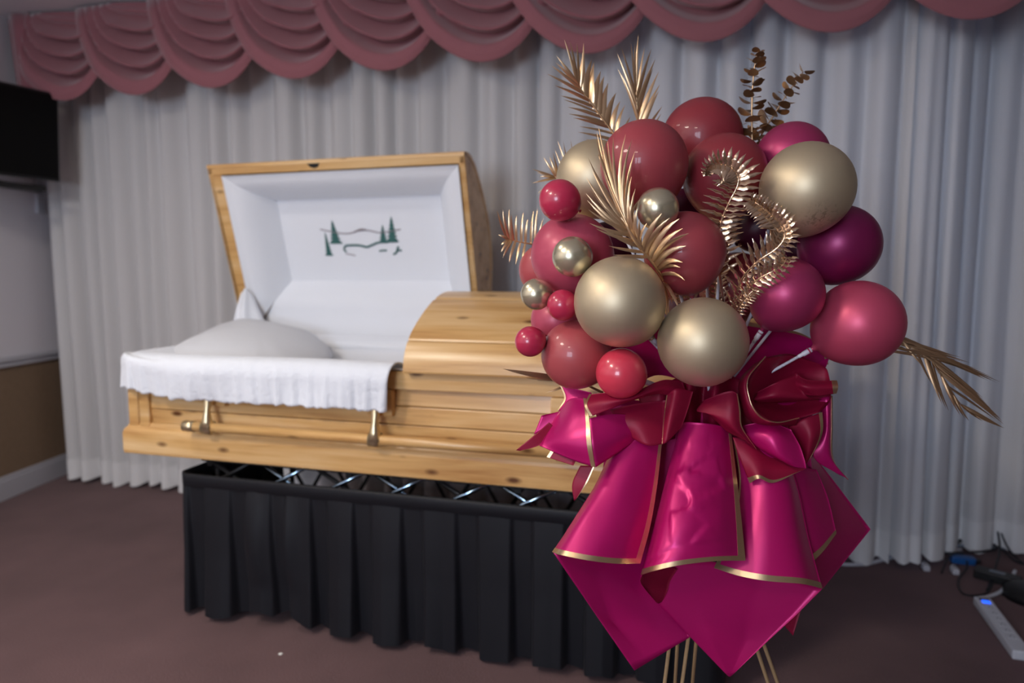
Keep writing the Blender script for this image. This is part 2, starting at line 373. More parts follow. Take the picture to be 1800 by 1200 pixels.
# ================================================================== CASKET
CX0, CX1, YF, YB = -2.20, .16, 2.155, 2.905           # body box
ZB, ZR, YCN = .648, 1.022, 2.53                        # bottom, rim, centre line
ck = empty('casket', (-1.02, YCN, ZB), 'open pine casket with white lining on a black skirted stand', 'casket')
# base moulding, swept round the box
prof = [(-.02, .775), (.0, .775), (.008, .768), (.020, .757), (.036, .750), (.048, .740), (.052, .728), (.052, .664), (.046, .650), (-.02, .648)]
G = []
for dx, z in [(a*.42, b) for a, b in prof]: G.append([(CX0-dx, YF-dx, z), (CX1+dx, YF-dx, z), (CX1+dx, YB+dx, z), (CX0-dx, YB+dx, z)])
MB().grid(G, wrap=True).build('base_moulding', M['wood'], ck, smooth=False, bevel=.003)
MB().box((CX0+.01, YF+.01, .66), (CX1-.01, YB-.01, .69)).build('floor_board', M['wood'], ck, smooth=False)
# body sides: recessed panel between posts and rails
def board(name, a, b, bev=.004): return MB().box(a, b).build(name, M['wood'], ck, smooth=False, bevel=bev)
for k in range(3):                                     # front panel of three boards, slightly bowed
    z0, z1 = .765+k*.066, .765+(k+1)*.066-.0025
    bow = [.000, .006, .004][k]; bow2 = [.006, .004, -.004][k]
    MB().hexa([(CX0+.09, YF+.012-bow, z0), (CX1-.09, YF+.012-bow, z0), (CX1-.09, YF+.04, z0), (CX0+.09, YF+.04, z0),
               (CX0+.09, YF+.012-bow2, z1), (CX1-.09, YF+.012-bow2, z1), (CX1-.09, YF+.04, z1), (CX0+.09, YF+.04, z1)]).build('front_board', M['wood'], ck, smooth=False, bevel=.0035)
board('top_rail', (CX0+.0, YF-.012, .958), (CX1, YF+.045, ZR))
for x in (CX0, CX0+.052, CX1-.05, CX1-.102): board('corner_post', (x+.001, YF-.008, .76), (x+.049, YF+.045, .957))
for k in range(3):
    z0, z1 = .765+k*.086, .765+(k+1)*.086-.0025
    board('end_board', (CX0, YF+.046, z0), (CX0+.035, YB-.036, z1)); board('end_board', (CX1-.035, YF+.046, z0), (CX1, YB-.036, z1))
    board('back_board', (CX0, YB-.035, z0), (CX1, YB, z1))
# handle: lugs, brackets, rod, cap
for x in (-1.785, -1.095, -.434):
    board('handle_lug', (x-.048, YF-.020, .862), (x+.048, YF+.012, .957))
    br = MB().lathe([(.004, .0), (.016, .0), (.018, .012), (.012, .02), (.004, .022)], (x, YF-.02, .893), 14, (0, -1, 0))
    br.tube([(x, YF-.036, .905), (x, YF-.048, .885), (x, YF-.056, .85), (x, YF-.058, .815), (x, YF-.056, .785)], [.015, .016, .011, .018, .028], 12)
    br.tube([(x-.020, YF-.052, .786), (x+.017, YF-.052, .786)], .027, 16)
    br.build('handle_bracket', M['brass'], ck)
MB().tube([(-1.845, YF-.052, .786), (CX1-.2, YF-.052, .786)], .0185, 16).build('handle_rod', M['wood'], ck)
MB().tube([(-1.895, YF-.052, .786), (-1.893, YF-.052, .786), (-1.845, YF-.052, .786)], [.017, .021, .021], 16).build('rod_end_cap', M['brass'], ck)
# lids
half = [(-.440, 0), (-.428, .055), (-.399, .102), (-.340, .150), (-.222, .214), (-.104, .255), (0, .268)]
pr = spline(half+[(-a, b) for a, b in half[-2::-1]], 97)
YCL = 2.545; HG = np.array([2.985, ZR]); OPEN = math.radians(74.6)
def lid_closed(x, yo, zo): return (x, YCL+yo, ZR+zo)
def lid_open(x, yo, zo):
    dy = YCL+yo-HG[0]; c, s = math.cos(OPEN), math.sin(OPEN)
    return (x, HG[0]+dy*c+zo*s, HG[1]-dy*s+zo*c)
seams = [0, 17, 37, 59, 79, 96]
def lid(name, T, x0, x1, frame):
    # rim frame is the lid's own mesh
    mb = MB(); fl, fr, ft, fb = frame
    def bx(xa, xb, ya, yb, za=0, zb=.03): mb.hexa([T(xa, ya, za), T(xb, ya, za), T(xb, yb, za), T(xa, yb, za), T(xa, ya, zb), T(xb, ya, zb), T(xb, yb, zb), T(xa, yb, zb)])
    bx(x0, x1, -.434, -.434+ft); bx(x0, x1, .434-fb, .434); bx(x0, x0+fl, -.434+ft, .434-fb); bx(x1-fr, x1, -.434+ft, .434-fb)
    root = mb.build(name, M['wood'], ck, smooth=False, bevel=.004)
    for a, b in zip(seams[:-1], seams[1:]):
        seg = pr[a:b+1].copy(); d = np.gradient(seg, axis=0); d /= np.linalg.norm(d, axis=1)[:, None]; nn = np.stack([-d[:, 1], d[:, 0]], 1)
        seg[0] += d[0]*.0016; seg[-1] -= d[-1]*.0016
        off = np.zeros(len(seg)); off[0] = off[-1] = -.003
        out = seg+nn*off[:, None]; inn = seg-nn*.018
        loop = np.vstack([out, inn[::-1]])
        G = [[T(x, p[0], p[1]) for p in loop] for x in (x0, x0+.003, x1-.003, x1)]
        pm = MB().grid(G, wrap=True); m = len(loop); h = m//2
        for base in (0, 3*m):
            for i in range(h-1): pm.f.append((base+i, base+i+1, base+m-2-i, base+m-1-i))
        pm.build('plank', M['wood'], root, smooth=False)
    for xa in (x0+.002, x1-.022):
        inn = pr*np.array([.955, .935])
        v = [T(xa, *p) for p in inn]+[T(xa+.02, *p) for p in inn]; m = len(inn)
        MB().add(v, [tuple(range(m)), tuple(range(2*m-1, m-1, -1))]+[(i, i+m, (i+1) % m+m, (i+1) % m) for i in range(m)]).build('end_panel', M['wood'], root, smooth=False)
    return root
foot = lid('foot_lid', lid_closed, -.990, CX1+.015, (.03, .03, .03, .03))
head = lid('head_lid', lid_open, -2.285, -.998, (.07, .03, .045, .045))
MB().tube([(-.52, 2.118, 1.021), (-.43, 2.118, 1.020)], .006, 6).build('lid_latch', M['dark'], ck)
def TT(x, t, n): return np.array(lid_open(x, .44-t, n))     # t from the hinge, n into the dome
# latch slot in the rim
MB().add([TT(x, t, -.002) for x, t in ((-1.75, .862), (-1.685, .862), (-1.695, .846), (-1.715, .84), (-1.735, .846))], [(0, 1, 2, 3, 4)]).build('latch_slot', M['dark'], head, smooth=False)
# lid lining: four padded slopes and a centre panel
o4 = [(-2.205, .05), (-1.026, .05), (-1.026, .826), (-2.205, .826)]
i4 = [(-2.045, .275), (-1.185, .275), (-1.185, .680), (-2.045, .680)]
for k in range(4):
    (xa, ta), (xb, tb) = o4[k], o4[(k+1) % 4]; (ya, sa), (yb, sb) = i4[k], i4[(k+1) % 4]
    G = []
    for i in range(11):
        w = i/10; n = .15*w**1.3-.028*math.sin(math.pi*w)*(1 if k != 0 else .6)+(-.012 if i == 0 else 0)
        if k == 0: n += .03*math.sin(math.pi*w)**2*math.cos(w*math.pi*1.0)
        G.append([TT((xa+(ya-xa)*w)*(1-s)+(xb+(yb-xb)*w)*s, (ta+(sa-ta)*w)*(1-s)+(tb+(sb-tb)*w)*s, n) for s in np.linspace(0, 1, 12)])
    MB().grid(G).build('lining_pad', M['satin'], head)
pan = MB().hexa([TT(x, t, n) for n in (.150, .165) for x, t in ((-2.05, .27), (-1.18, .27), (-1.18, .685), (-2.05, .685))]).build('lining_panel', M['satin'], head, smooth=False)
# embroidered landscape on the centre panel
pn0 = TT(-1.6, .5, .148); pnn = TT(-1.6, .5, 1.148)-pn0
def ep(x, y): return at_plane(x, y, pn0, pnn)
emb = MB()
def tree(x, yt, yb, w, lean=0):
    n = 7
    for i in range(n):
        f0, f1 = i/n, min(1, (i+1.7)/n)
        a = ep(x+lean*f0, yt+(yb-yt)*f0); b = ep(x+lean*f1-w*(f0*.8+.22), yt+(yb-yt)*f1); c = ep(x+lean*f1+w*(f0*.8+.22), yt+(yb-yt)*f1)
        o_ = -pnn*(.0006+.0004*i); emb.add([a+o_, b+o_, c+o_, a+pnn*.003, b+pnn*.003, c+pnn*.003], [(0, 1, 2), (3, 5, 4), (0, 3, 4, 1), (1, 4, 5, 2), (2, 5, 3, 0)])
tree(583, 387, 428, 13, 8); tree(571, 408, 449, 7.5, 8); tree(672, 395, 427, 10, 2); tree(687, 380, 425, 12.5, 3)
def stitch(pts, r, mb=emb): mb.tube([ep(*p)-pnn*.0005 for p in spline(pts, 14)], r, 5)
stitch([(606, 433), (612, 431), (632, 431), (645, 434), (655, 430), (670, 425), (698, 424)], .0050)
stitch([(607, 432), (605, 438), (609, 443)], .0042); stitch([(667, 441), (673, 440), (680, 440)], .004); stitch([(692, 447), (697, 443), (700, 433)], .005); stitch([(700, 440), (706, 440)], .004)
emb.build('embroidered_pines', M['thread_g'], head, smooth=False)
em2 = MB()
stitch([(563, 403), (578, 406), (600, 410), (615, 410), (633, 405), (650, 405), (668, 409), (704, 403)], .0026, em2); stitch([(622, 408), (634, 403), (644, 404)], .004, em2); stitch([(608, 446), (616, 447), (625, 449)], .0022, em2)
em2.build('embroidered_hills', M['thread_b'], head, smooth=False)
# interior lining, mattress and the gusset between lid and body
G = []
for dx, z in ((-.02, 1.028), (.02, 1.03), (.05, .99), (.055, .90), (.07, .845)):
    G.append([(CX0+dx, YF+dx, z), (-1.0, YF+dx, z), (CX1-dx, YF+dx, z), (CX1-dx, YB-dx, z), (-1.0, YB-dx, z), (CX0+dx, YB-dx, z)])
MB().grid(G, wrap=True).build('body_lining', M['satin'], ck, smooth=True)
nx = 40; G = [[(x, y, .86+.025*math.sin((x+2.2)/2.36*math.pi)*math.sin((y-2.2)/.67*math.pi)+.003*math.sin(x*40)) for x in np.linspace(CX0+.05, CX1-.05, nx)] for y in np.linspace(YF+.05, YB-.05, 14)]
MB().grid(G).build('mattress', M['satin'], ck)
G = []
for i in range(9):
    w = i/8; G.append([(x, 2.87+.06*w-.03*math.sin(math.pi*w), 1.0+.07*w) for x in np.linspace(-2.2, -1.02, 20)])
MB().grid(G).build('hinge_cloth', M['satin'], ck)
G = []
GG = [[at(424, 514, 3.37), at(433, 507, 3.36), at(448, 524, 3.40)], [at(414, 548, 3.33), at(434, 544, 3.33), at(462, 556, 3.38)], [at(404, 592, 3.28), at(438, 596, 3.30), at(482, 600, 3.35)]]
G = surf(GG, np.linspace(0, 1, 26), np.linspace(0, 1, 14)); G = G+normals(G)*(.008*np.sin(np.linspace(0, 13, 26))[None, :]*np.linspace(.3, 1, 14)[:, None])[:, :, None]
MB().grid(G).build('gusset', M['satin'], ck)
# ruffled overlay hanging over the rim: swept along left end and front
path = [(-2.205, 2.87), (-2.21, 2.6), (-2.21, 2.35), (-2.207, 2.20), (-2.17, 2.128), (-2.07, 2.108), (-1.8, 2.106), (-1.5, 2.105), (-1.25, 2.104), (-1.025, 2.104)]
pp = spline([(a, b, 0) for a, b in path], 240); d = np.gradient(pp, axis=0); d /= np.linalg.norm(d, axis=1)[:, None]; outn = np.stack([d[:, 1], -d[:, 0], 0*d[:, 0]], 1)
if outn[-1][1] > 0: outn = -outn
sec = spline([(-.17, .985, 0), (-.12, 1.025, 0), (-.05, 1.048, 0), (.0, 1.040, 0), (.022, 1.005, 0), (.020, .965, 0), (.016, .925, 0), (.012, .890, 0)], 34)
G = []; sl = np.concatenate([[0], np.cumsum(np.linalg.norm(np.diff(pp, axis=0), axis=1))])
for j, (o_, z, _) in enumerate(sec):
    w = j/33; row = []
    for i in range(240):
        s = sl[i]; e = max(0, w-.45)
        rip = .010*e*math.sin(s*95+2*math.sin(s*9))+.006*e*math.sin(s*190+1)+.003*math.sin(s*21+w*5)*w
        puff = .010*math.sin(s*7)*math.sin(math.pi*w)
        zz = z+(.008*math.sin(s*60+3*math.sin(s*13))+.004*math.sin(s*150))*max(0, w-.6)+(.03*max(0, 1-abs(s-.75)/.25) if w > .5 else 0)
        k = 1.0
        p = pp[i]+outn[i]*(o_+rip+puff); row.append((p[0]-(.035*max(0, w-.4)*(i/239)**8), p[1], zz))
    G.append(row)
o = MB().grid(G).build('ruffled_overlay', M['ruffle'], ck); o.modifiers.new('thick', 'SOLIDIFY').thickness = .006
# pillow (rests inside)
V = []; nu, nvv = 40, 24
pc = np.array([-1.90, 2.53, 1.0]); ax = np.array([.30, 0, -.055]); ay = np.array([-.02, .30, .06]); az = np.array([.0, .02, .125])
G = []
for i in range(nvv+1):
    ph_ = -math.pi/2+math.pi*i/nvv; row = []
    for j in range(nu):
        th = 2*math.pi*j/nu; ce = lambda q, e: math.copysign(abs(q)**e, q)
        cu = .55
        x = ce(math.cos(ph_), .75)*ce(math.cos(th), cu); y = ce(math.cos(ph_), .75)*ce(math.sin(th), cu); z = ce(math.sin(ph_), .9)
        z *= (1-.30*x*x)*(1-.25*y*y); wob = 1+.025*math.sin(5*th+3*z)+.015*math.sin(11*th)
        row.append(pc+ax*x*wob+ay*y*wob+az*z)
    G.append(row)
pil = MB().grid(G, wrap=True).build('pillow', M['pillow'], org=np.array([-1.90, 2.53, .88])); tag(pil, 'plump white pillow at the head of the open casket', 'pillow')

# ================================================================== STAND AND SKIRT
st = empty('casket_stand', (-1.0, 2.5, 0), 'black folding scissor stand with bright rods under the casket', 'stand')
SX0, SX1 = -1.93, .02
for yy in (2.235, 2.78):
    MB().box((SX0, yy-.012, .615), (SX1, yy+.012, .64)).build('top_rail', M['blackmetal'], st, smooth=False, bevel=.003)
    nX = 8; w = (SX1-SX0)/nX
    for k in range(nX):
        for (xa, xb, dy) in ((SX0+k*w, SX0+(k+1)*w, -.008), (SX0+(k+1)*w, SX0+k*w, .008)):
            MB().tube([(xa, yy+dy, .50), (xb, yy+dy, .632)], .0085, 8).build('scissor_rod', M['chrome'] if (k >= 1 and yy < 2.5 and (dy < 0 or k % 2)) else M['blackmetal'], st)
            MB().tube([(xa, yy+dy, .10), (xb, yy+dy, .50)], .0085, 8).build('scissor_rod', M['blackmetal'], st)
for x in (SX0+.03, SX1-.03, -.62, -1.28):
    MB().box((x-.012, 2.235, .595), (x+.012, 2.78, .617)).build('cross_bar', M['blackmetal'], st, smooth=False)
for x in (SX0+.05, SX1-.05):
    for y in (2.26, 2.76):
        MB().tube([(x, y, .10), (x, y, .62)], .011, 8).build('leg', M['blackmetal'], st)
        MB().tube([(x, y-.014, .05), (x, y+.014, .05)], .05, 18).build('wheel', M['plastic'], st)
sk = empty('stand_skirt', (-1.0, 2.5, 0), 'black pleated cloth skirt hanging around the casket stand', 'skirt')
kx0, kx1, ky0, ky1, rc = -1.985, .07, 2.165, 2.84, .03
loop = []
def seg(a, b, n): 
    for i in range(n): loop.append(np.array(a)+(np.array(b)-np.array(a))*i/n)
seg((kx0, ky1), (kx0, ky0+rc), 120); seg((kx0, ky0+rc), (kx0+rc, ky0), 4); seg((kx0+rc, ky0), (kx1-rc, ky0), 420); seg((kx1-rc, ky0), (kx1, ky0+rc), 4); seg((kx1, ky0+rc), (kx1, ky1), 120)
loop = np.array(loop); nl = len(loop); dd = np.gradient(loop, axis=0); dd /= np.linalg.norm(dd, axis=1)[:, None]; on = np.stack([dd[:, 1], -dd[:, 0]], 1)
sl = np.concatenate([[0], np.cumsum(np.linalg.norm(np.diff(loop, axis=0), axis=1))])
def pleat(s):
    s = s+.018*math.sin(s*5.3); p = (s/.188) % 1
    e = .09
    if p < e: q = p/e
    elif p < .62: q = 1
    elif p < .62+e: q = 1-(p-.62)/e
    else: q = 0
    q = q*q*(3-2*q); return q+.12*math.sin(math.pi*min(1, p/.62)) if p < .62 else q
pv = np.array([pleat(s) for s in sl]); r3 = np.random.default_rng(5)
wid = np.interp(sl, np.linspace(0, sl[-1], 60), r3.uniform(.5, 1.3, 60)); hm = np.interp(sl, np.linspace(0, sl[-1], 50), r3.uniform(.012, .035, 50))
G = []
for z in np.linspace(.545, .0, 22):
    k = (.545-z)/.545
    a = (.008+.042*k*wid)*(pv-.45*min(1, k*2))+.010*k*np.sin(sl*9+1.1)-.006*k
    sf = sl-.67; sagx = np.exp(-((sf-.33)/.06)**2)+np.exp(-((sf-.47)/.05)**2)
    a = a+.022*sagx*math.sin(math.pi*min(1, k*1.35))*(k < .74)
    zz = z+hm*k**3+.0*sl
    zz = zz+.035*sagx*k**4
    G.append(np.stack([loop[:, 0]+on[:, 0]*a, loop[:, 1]+on[:, 1]*a, zz], 1))
MB().grid(G).build('pleated_cloth', M['blackcloth'], sk)
G = []
for z, a in ((.530, .007), (.533, .011), (.572, .011), (.580, .008), (.580, .0), (.530, .0)): G.append(np.stack([loop[:, 0]+on[:, 0]*a, loop[:, 1]+on[:, 1]*a, np.full(nl, z)], 1))
MB().grid(G).build('waistband', M['blackcloth'], sk)

# ================================================================== CORDS, POWER STRIP, FLOOR BITS
def floor_pts(pts, r): return [at_z(x, y, 0)+np.array([0, 0, r+h]) for x, y, h in pts]
def cord(name, pts, r, m, label, n=50):
    o = MB().tube(spline(floor_pts(pts, r), n), r, 8).build(name, m); return tag(o, label, 'cord')
cord('white_cable', [(1440, 984, 0), (1462, 990, 0), (1485, 995, 0), (1520, 994, 0), (1555, 986, 0), (1600, 975, 0), (1640, 972, 0), (1690, 969, 0)], .009, M['white_cord'], 'thick white cable lying along the foot of the sheer curtain')
cord('grey_cable', [(1606, 985, .0), (1612, 972, .01), (1650, 966, .012), (1700, 965, .01), (1760, 968, .008), (1800, 972, .005), (1840, 976, 0)], .007, M['grey_cord'], 'grey cable running right along the curtain hem')
cord('coiled_cable', [(1612, 975, .005), (1640, 967, .02), (1690, 963, .03), (1740, 966, .03), (1748, 974, .02), (1700, 980, .02), (1640, 978, .015), (1620, 972, .02), (1660, 964, .03), (1720, 962, .035), (1756, 972, .02), (1790, 990, .0), (1830, 995, 0)], .005, M['dark_cord'], 'dark coiled cable heaped beside the curtain', 90)
cord('looped_cable', [(1735, 1040, 0), (1748, 1010, .02), (1756, 985, .05), (1750, 965, .10), (1738, 950, .15), (1735, 935, .17), (1741, 930, .175), (1748, 945, .15), (1755, 965, .10), (1775, 985, .04), (1810, 1000, 0)], .0045, M['dark_cord'], 'thin dark cable standing up in a loop by the curtain', 80)
cord('thin_black_cable', [(1655, 1008, 0), (1668, 990, .03), (1690, 985, .03), (1700, 1000, .01), (1685, 1020, 0), (1690, 1042, 0), (1712, 1048, 0), (1738, 1040, 0), (1748, 1015, .02), (1752, 995, .03)], .004, M['dark_cord'], 'thin black cable curling on the carpet in front of the cord heap', 80)
for (x, y, lab) in ((1626, 1000, 'small grey plug at the left of the cord heap'), (1677, 1006, 'small grey plug in the middle of the cord heap')):
    p = at_z(x, y, 0)
    t = empty('plug', p, lab, 'plug', 'plugs by the cords')
    MB().box(p+np.array([-.014, -.03, 0]), p+np.array([.014, .02, .026])).build('plug_body', M['white_cord'], t, smooth=False, bevel=.005)
    MB().tube([p+np.array([0, .02, .013]), p+np.array([.01, .06, .012]), p+np.array([.03, .09, .006])], .004, 8).build('plug_cord', M['white_cord'], t)
p = at_z(1692, 990, 0); t = empty('adapter', p, 'small blue adapter among the dark cords', 'adapter')
MB().box(p+np.array([-.05, -.02, 0]), p+np.array([.05, .025, .035])).build('adapter_body', M['blue_plastic'], t, smooth=False, bevel=.006)
MB().box(p+np.array([.05, -.008, .008]), p+np.array([.075, .012, .026])).build('connector', M['dark_cord'], t, smooth=False, bevel=.002)
p = at_z(1752, 1022, 0); t = empty('power_brick', p, 'black power brick lying among the cords', 'power brick')
ux = np.array([.85, -.5, 0]); uy = np.array([.5, .85, 0])
MB().obox(p+np.array([0, 0, .022]), ux*.085, uy*.035, np.array([0, 0, .022])).build('brick_body', M['plastic'], t, smooth=False, bevel=.007)
MB().obox(p+np.array([0, 0, .0445]), ux*.03, uy*.014, np.array([0, 0, .0006])).build('rating_label', M['grey_cord'], t, smooth=False)
p = at_z(1798, 1050, 0); t = empty('speaker_base', p, 'round black equipment base at the right edge beside the power strip', 'base')
MB().lathe([(.005, .055), (.07, .052), (.105, .035), (.115, .0), (.005, .0)], p+np.array([.04, 0, 0]), 28).build('base_shell', M['plastic'], t)
MB().lathe([(.02, .055), (.02, .09), (.004, .092)], p+np.array([.04, 0, 0]), 16).build('post_socket', M['blackmetal'], t)
s0 = at_z(1725, 1063, 0); s1 = at_z(1797, 1162, 0); sd = s1-s0; sL = np.linalg.norm(sd); sd /= sL; sp_ = np.array([-sd[1], sd[0], 0])
ps = empty('power_strip', s0, 'white power strip with a lit blue switch on the dark carpet', 'power strip')
MB().obox((s0+s1)/2+np.array([0, 0, .018]), sd*sL/2, sp_*.031, np.array([0, 0, .018])).build('strip_body', M['white_plastic'], ps, smooth=False, bevel=.007)
MB().obox(s0+sd*.028+np.array([0, 0, .0368]), sd*.009, sp_*.018, np.array([0, 0, .001])).build('reset_slot', M['plastic'], ps, smooth=False)
MB().obox(s0+sd*.052+np.array([0, 0, .038]), sd*.011, sp_*.014, np.array([0, 0, .003])).build('switch', M['led'], ps, smooth=False, bevel=.002)
for k in range(6):
    c = s0+sd*(.10+k*.046)+np.array([0, 0, .0364])
    q = MB().obox(c, sd*.016, sp_*.017, np.array([0, 0, .0008])).build('socket', M['white_plastic'], ps, smooth=False, bevel=.0006)
    sm = MB()
    for a, b in ((-.006, .003), (.006, .003)): sm.obox(c+sp_*a+sd*b+np.array([0, 0, .0008]), sd*.0045, sp_*.0012, np.array([0, 0, .0003]))
    sm.obox(c-sd*.007+np.array([0, 0, .0008]), sd*.0025, sp_*.0025, np.array([0, 0, .0003])).build('socket_slots', M['grey_cord'], q, smooth=False)
MB().tube(spline([s0+np.array([0, 0, .016]), s0-sd*.03+np.array([0, 0, .016]), at_z(1738, 1052, 0)+np.array([0, 0, .01]), at_z(1760, 1042, 0)+np.array([0, 0, .01]), at_z(1778, 1026, 0)+np.array([0, 0, .03]), at_z(1783, 1018, 0)+np.array([0, 0, .04])], 30), .0075, 8).build('power_cord', M['white_plastic'], ps)
p = at_z(493, 1150, 0)
o = MB().add([p+np.array(q) for q in ((-.008, -.004, .001), (.006, -.007, .002), (.010, .003, .005), (.001, .009, .002), (-.007, .005, .004), (0, 0, .007))], [(0, 1, 5), (1, 2, 5), (2, 3, 5), (3, 4, 5), (4, 0, 5), (4, 3, 2, 1, 0)]).build('paper_scrap', M['paper_scrap'], smooth=False)
tag(o, 'tiny white scrap of paper on the carpet before the skirt', 'scrap')

# ================================================================== BALLOON BOUQUET
HUB = at(1250, 712, 1.52)
bp = [(math.sin(a), math.cos(a)) for a in np.linspace(0.0005, math.pi*.5, 14)]
for a in np.linspace(math.pi*.5, math.pi*.965, 14)[1:]:
    z = math.cos(a); bp.append((math.sin(a)*(1-.05*z*z), z*(1+.10*z*z)))
bp += [(.075, -1.13), (.05, -1.17)]
BM = {}
def balloon_mesh(key):
    if key not in BM:
        mb = MB().lathe(bp, n=40); me = bpy.data.meshes.new('balloon_membrane'); me.from_pydata(mb.v, [], mb.f[:])
        me.polygons.foreach_set('use_smooth', [True]*len(me.polygons)); me.materials.append(BAL[key]); me.update(); BM[key] = me
        kb = MB().lathe([(.045, 0), (.05, -.03), (.035, -.06), (.075, -.11), (.085, -.13), (.06, -.125)], n=14); ke = bpy.data.meshes.new('balloon_knot'); ke.from_pydata(kb.v, [], kb.f)
        ke.polygons.foreach_set('use_smooth', [True]*len(ke.polygons)); ke.materials.append(BAL[key]); ke.update(); BM[key+'_k'] = ke
    return BM[key], BM[key+'_k']
# (px, py, radius px, colour, preferred distance, stick?, label), front to back
BL = [
 (1089, 530, 80, 'gold', 1.36, 1, 'large champagne gold balloon at the front left of the bouquet below the palm frond'),
 (1235, 601, 78.5, 'gold', 1.36, 1, 'large champagne gold balloon at the bottom centre resting over the magenta wrap'),
 (1418, 331, 80, 'gold', 1.42, 1, 'large champagne gold balloon with smudge marks at upper right of the bouquet'),
 (1006, 451, 35.5, 'chrome', 1.38, 0, 'small shiny gold balloon in front of the rose balloon at left'),
 (1156, 367, 37, 'chrome', 1.36, 0, 'small shiny gold balloon in the middle beside the palm frond'),
 (1092, 656, 44.5, 'coral', 1.38, 1, 'small coral red balloon at the bottom just above the wrap'),
 (989, 536, 27.5, 'red', 1.40, 0, 'small red balloon wedged between two gold balloons at left'),
 (943, 517, 28, 'chrome', 1.43, 0, 'smallest shiny gold balloon at the far left edge'),
 (932, 600, 27, 'red', 1.43, 0, 'small red balloon lowest at the left edge in front of the casket'),
 (984, 352, 36.5, 'red', 1.42, 0, 'small red balloon on top of the rose balloon at left'),
 (1382, 517, 64, 'pearl', 1.43, 1, 'pearly magenta balloon beside the gold ferns'),
 (1509, 568, 75, 'pinkpearl', 1.45, 1, 'pearly pink balloon sticking out at far right, lowest on that side'),
 (1012, 623, 61, 'brick', 1.40, 1, 'brick rose balloon at lower left behind the coral balloon'),
 (1203, 443, 71, 'dusty', 1.42, 1, 'dusty red balloon in the centre, right of the palm frond base'),
 (1006, 449, 73, 'rose', 1.46, 1, 'matte rose pink balloon at left behind a small gold one'),
 (1132, 289, 76.5, 'dusty', 1.47, 1, 'dusty red balloon at upper left behind the curved palm frond'),
 (1274, 309, 73, 'wine', 1.50, 1, 'wine red balloon behind the curled tip of the fern'),
 (1475, 430, 69, 'plum', 1.50, 1, 'deep plum balloon at right below the smudged gold balloon'),
 (1045, 314, 67, 'gold', 1.55, 1, 'champagne gold balloon at upper left mostly behind others'),
 (1392, 279, 63, 'pearl', 1.52, 1, 'pearly magenta balloon at top right behind the gold balloon'),
 (1234, 244, 70, 'wine', 1.55, 1, 'wine red balloon topmost of the bouquet'),
 (958, 474, 46, 'brick', 1.55, 0, 'red balloon peeking out at the far left behind the rose one'),
 (980, 562, 47, 'rose', 1.55, 0, 'rose balloon half hidden behind the small red and brick balloons'),
 (1196, 378, 46, 'purple', 1.70, 0, 'added dark filler balloon deep inside the bouquet behind the small middle gold one'),  # added, like the next one, to darken an open gap
 (1066, 432, 42, 'purple', 1.70, 0, 'added dark filler balloon deep inside between the rose balloon and the palm frond'),
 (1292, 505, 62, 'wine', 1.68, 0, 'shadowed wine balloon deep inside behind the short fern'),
 (1228, 540, 52, 'purple', 1.66, 0, 'added dark balloon filling the gap just above the bottom centre gold balloon'),  # this and the next are added to fill dark gaps
 (1334, 398, 46, 'purple', 1.68, 0, 'added dark balloon darkening the gap between the two ferns'),
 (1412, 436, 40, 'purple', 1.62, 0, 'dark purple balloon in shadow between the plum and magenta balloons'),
]
def scuffed(c, r, q, px_, py_, d):
    m = BAL['gold'].copy(); m.name = 'scuffed_champagne_balloon'; nt = m.node_tree; N = nt.nodes.new; L = nt.links.new; b = nt.nodes['Principled BSDF']
    v = ray(px_, py_); cc = c-CC; tq = v @ cc/(v @ v); dd = math.sqrt(max(0, r*r-((cc-v*tq) @ (cc-v*tq))))/math.sqrt(v @ v); hit = CC+v*(tq-dd)
    loc = q.inverted() @ Vector((hit-c)/r)
    tc = N('ShaderNodeTexCoord'); ds = N('ShaderNodeVectorMath'); ds.operation = 'DISTANCE'; ds.inputs[1].default_value = loc; L(tc.outputs['Object'], ds.inputs[0])
    mr = N('ShaderNodeMapRange'); mr.inputs[1].default_value = .12; mr.inputs[2].default_value = .50; mr.inputs[3].default_value = 1; mr.inputs[4].default_value = 0; L(ds.outputs['Value'], mr.inputs[0])
    n = N('ShaderNodeTexNoise'); n.inputs['Scale'].default_value = 9; n.inputs['Detail'].default_value = 4; n.inputs['Distortion'].default_value = 1.2; L(tc.outputs['Object'], n.inputs['Vector'])
    cr = N('ShaderNodeMapRange'); cr.inputs[1].default_value = .50; cr.inputs[2].default_value = .62; L(n.outputs['Fac'], cr.inputs[0])
    mu = N('ShaderNodeMath'); mu.operation = 'MULTIPLY'; L(mr.outputs[0], mu.inputs[0]); L(cr.outputs[0], mu.inputs[1])
    m2 = N('ShaderNodeMath'); m2.operation = 'MULTIPLY'; m2.inputs[1].default_value = .55; L(mu.outputs[0], m2.inputs[0])
    mx = N('ShaderNodeMix'); mx.data_type = 'RGBA'; mx.inputs[6].default_value = b.inputs['Base Color'].default_value; mx.inputs[7].default_value = (.22, .17, .10, 1); L(m2.outputs[0], mx.inputs[0]); L(mx.outputs[2], b.inputs['Base Color'])
    return m
placed = []
def blocked(c, r): return any(np.linalg.norm(c-q) < .985*(r+s) for q, s in placed)
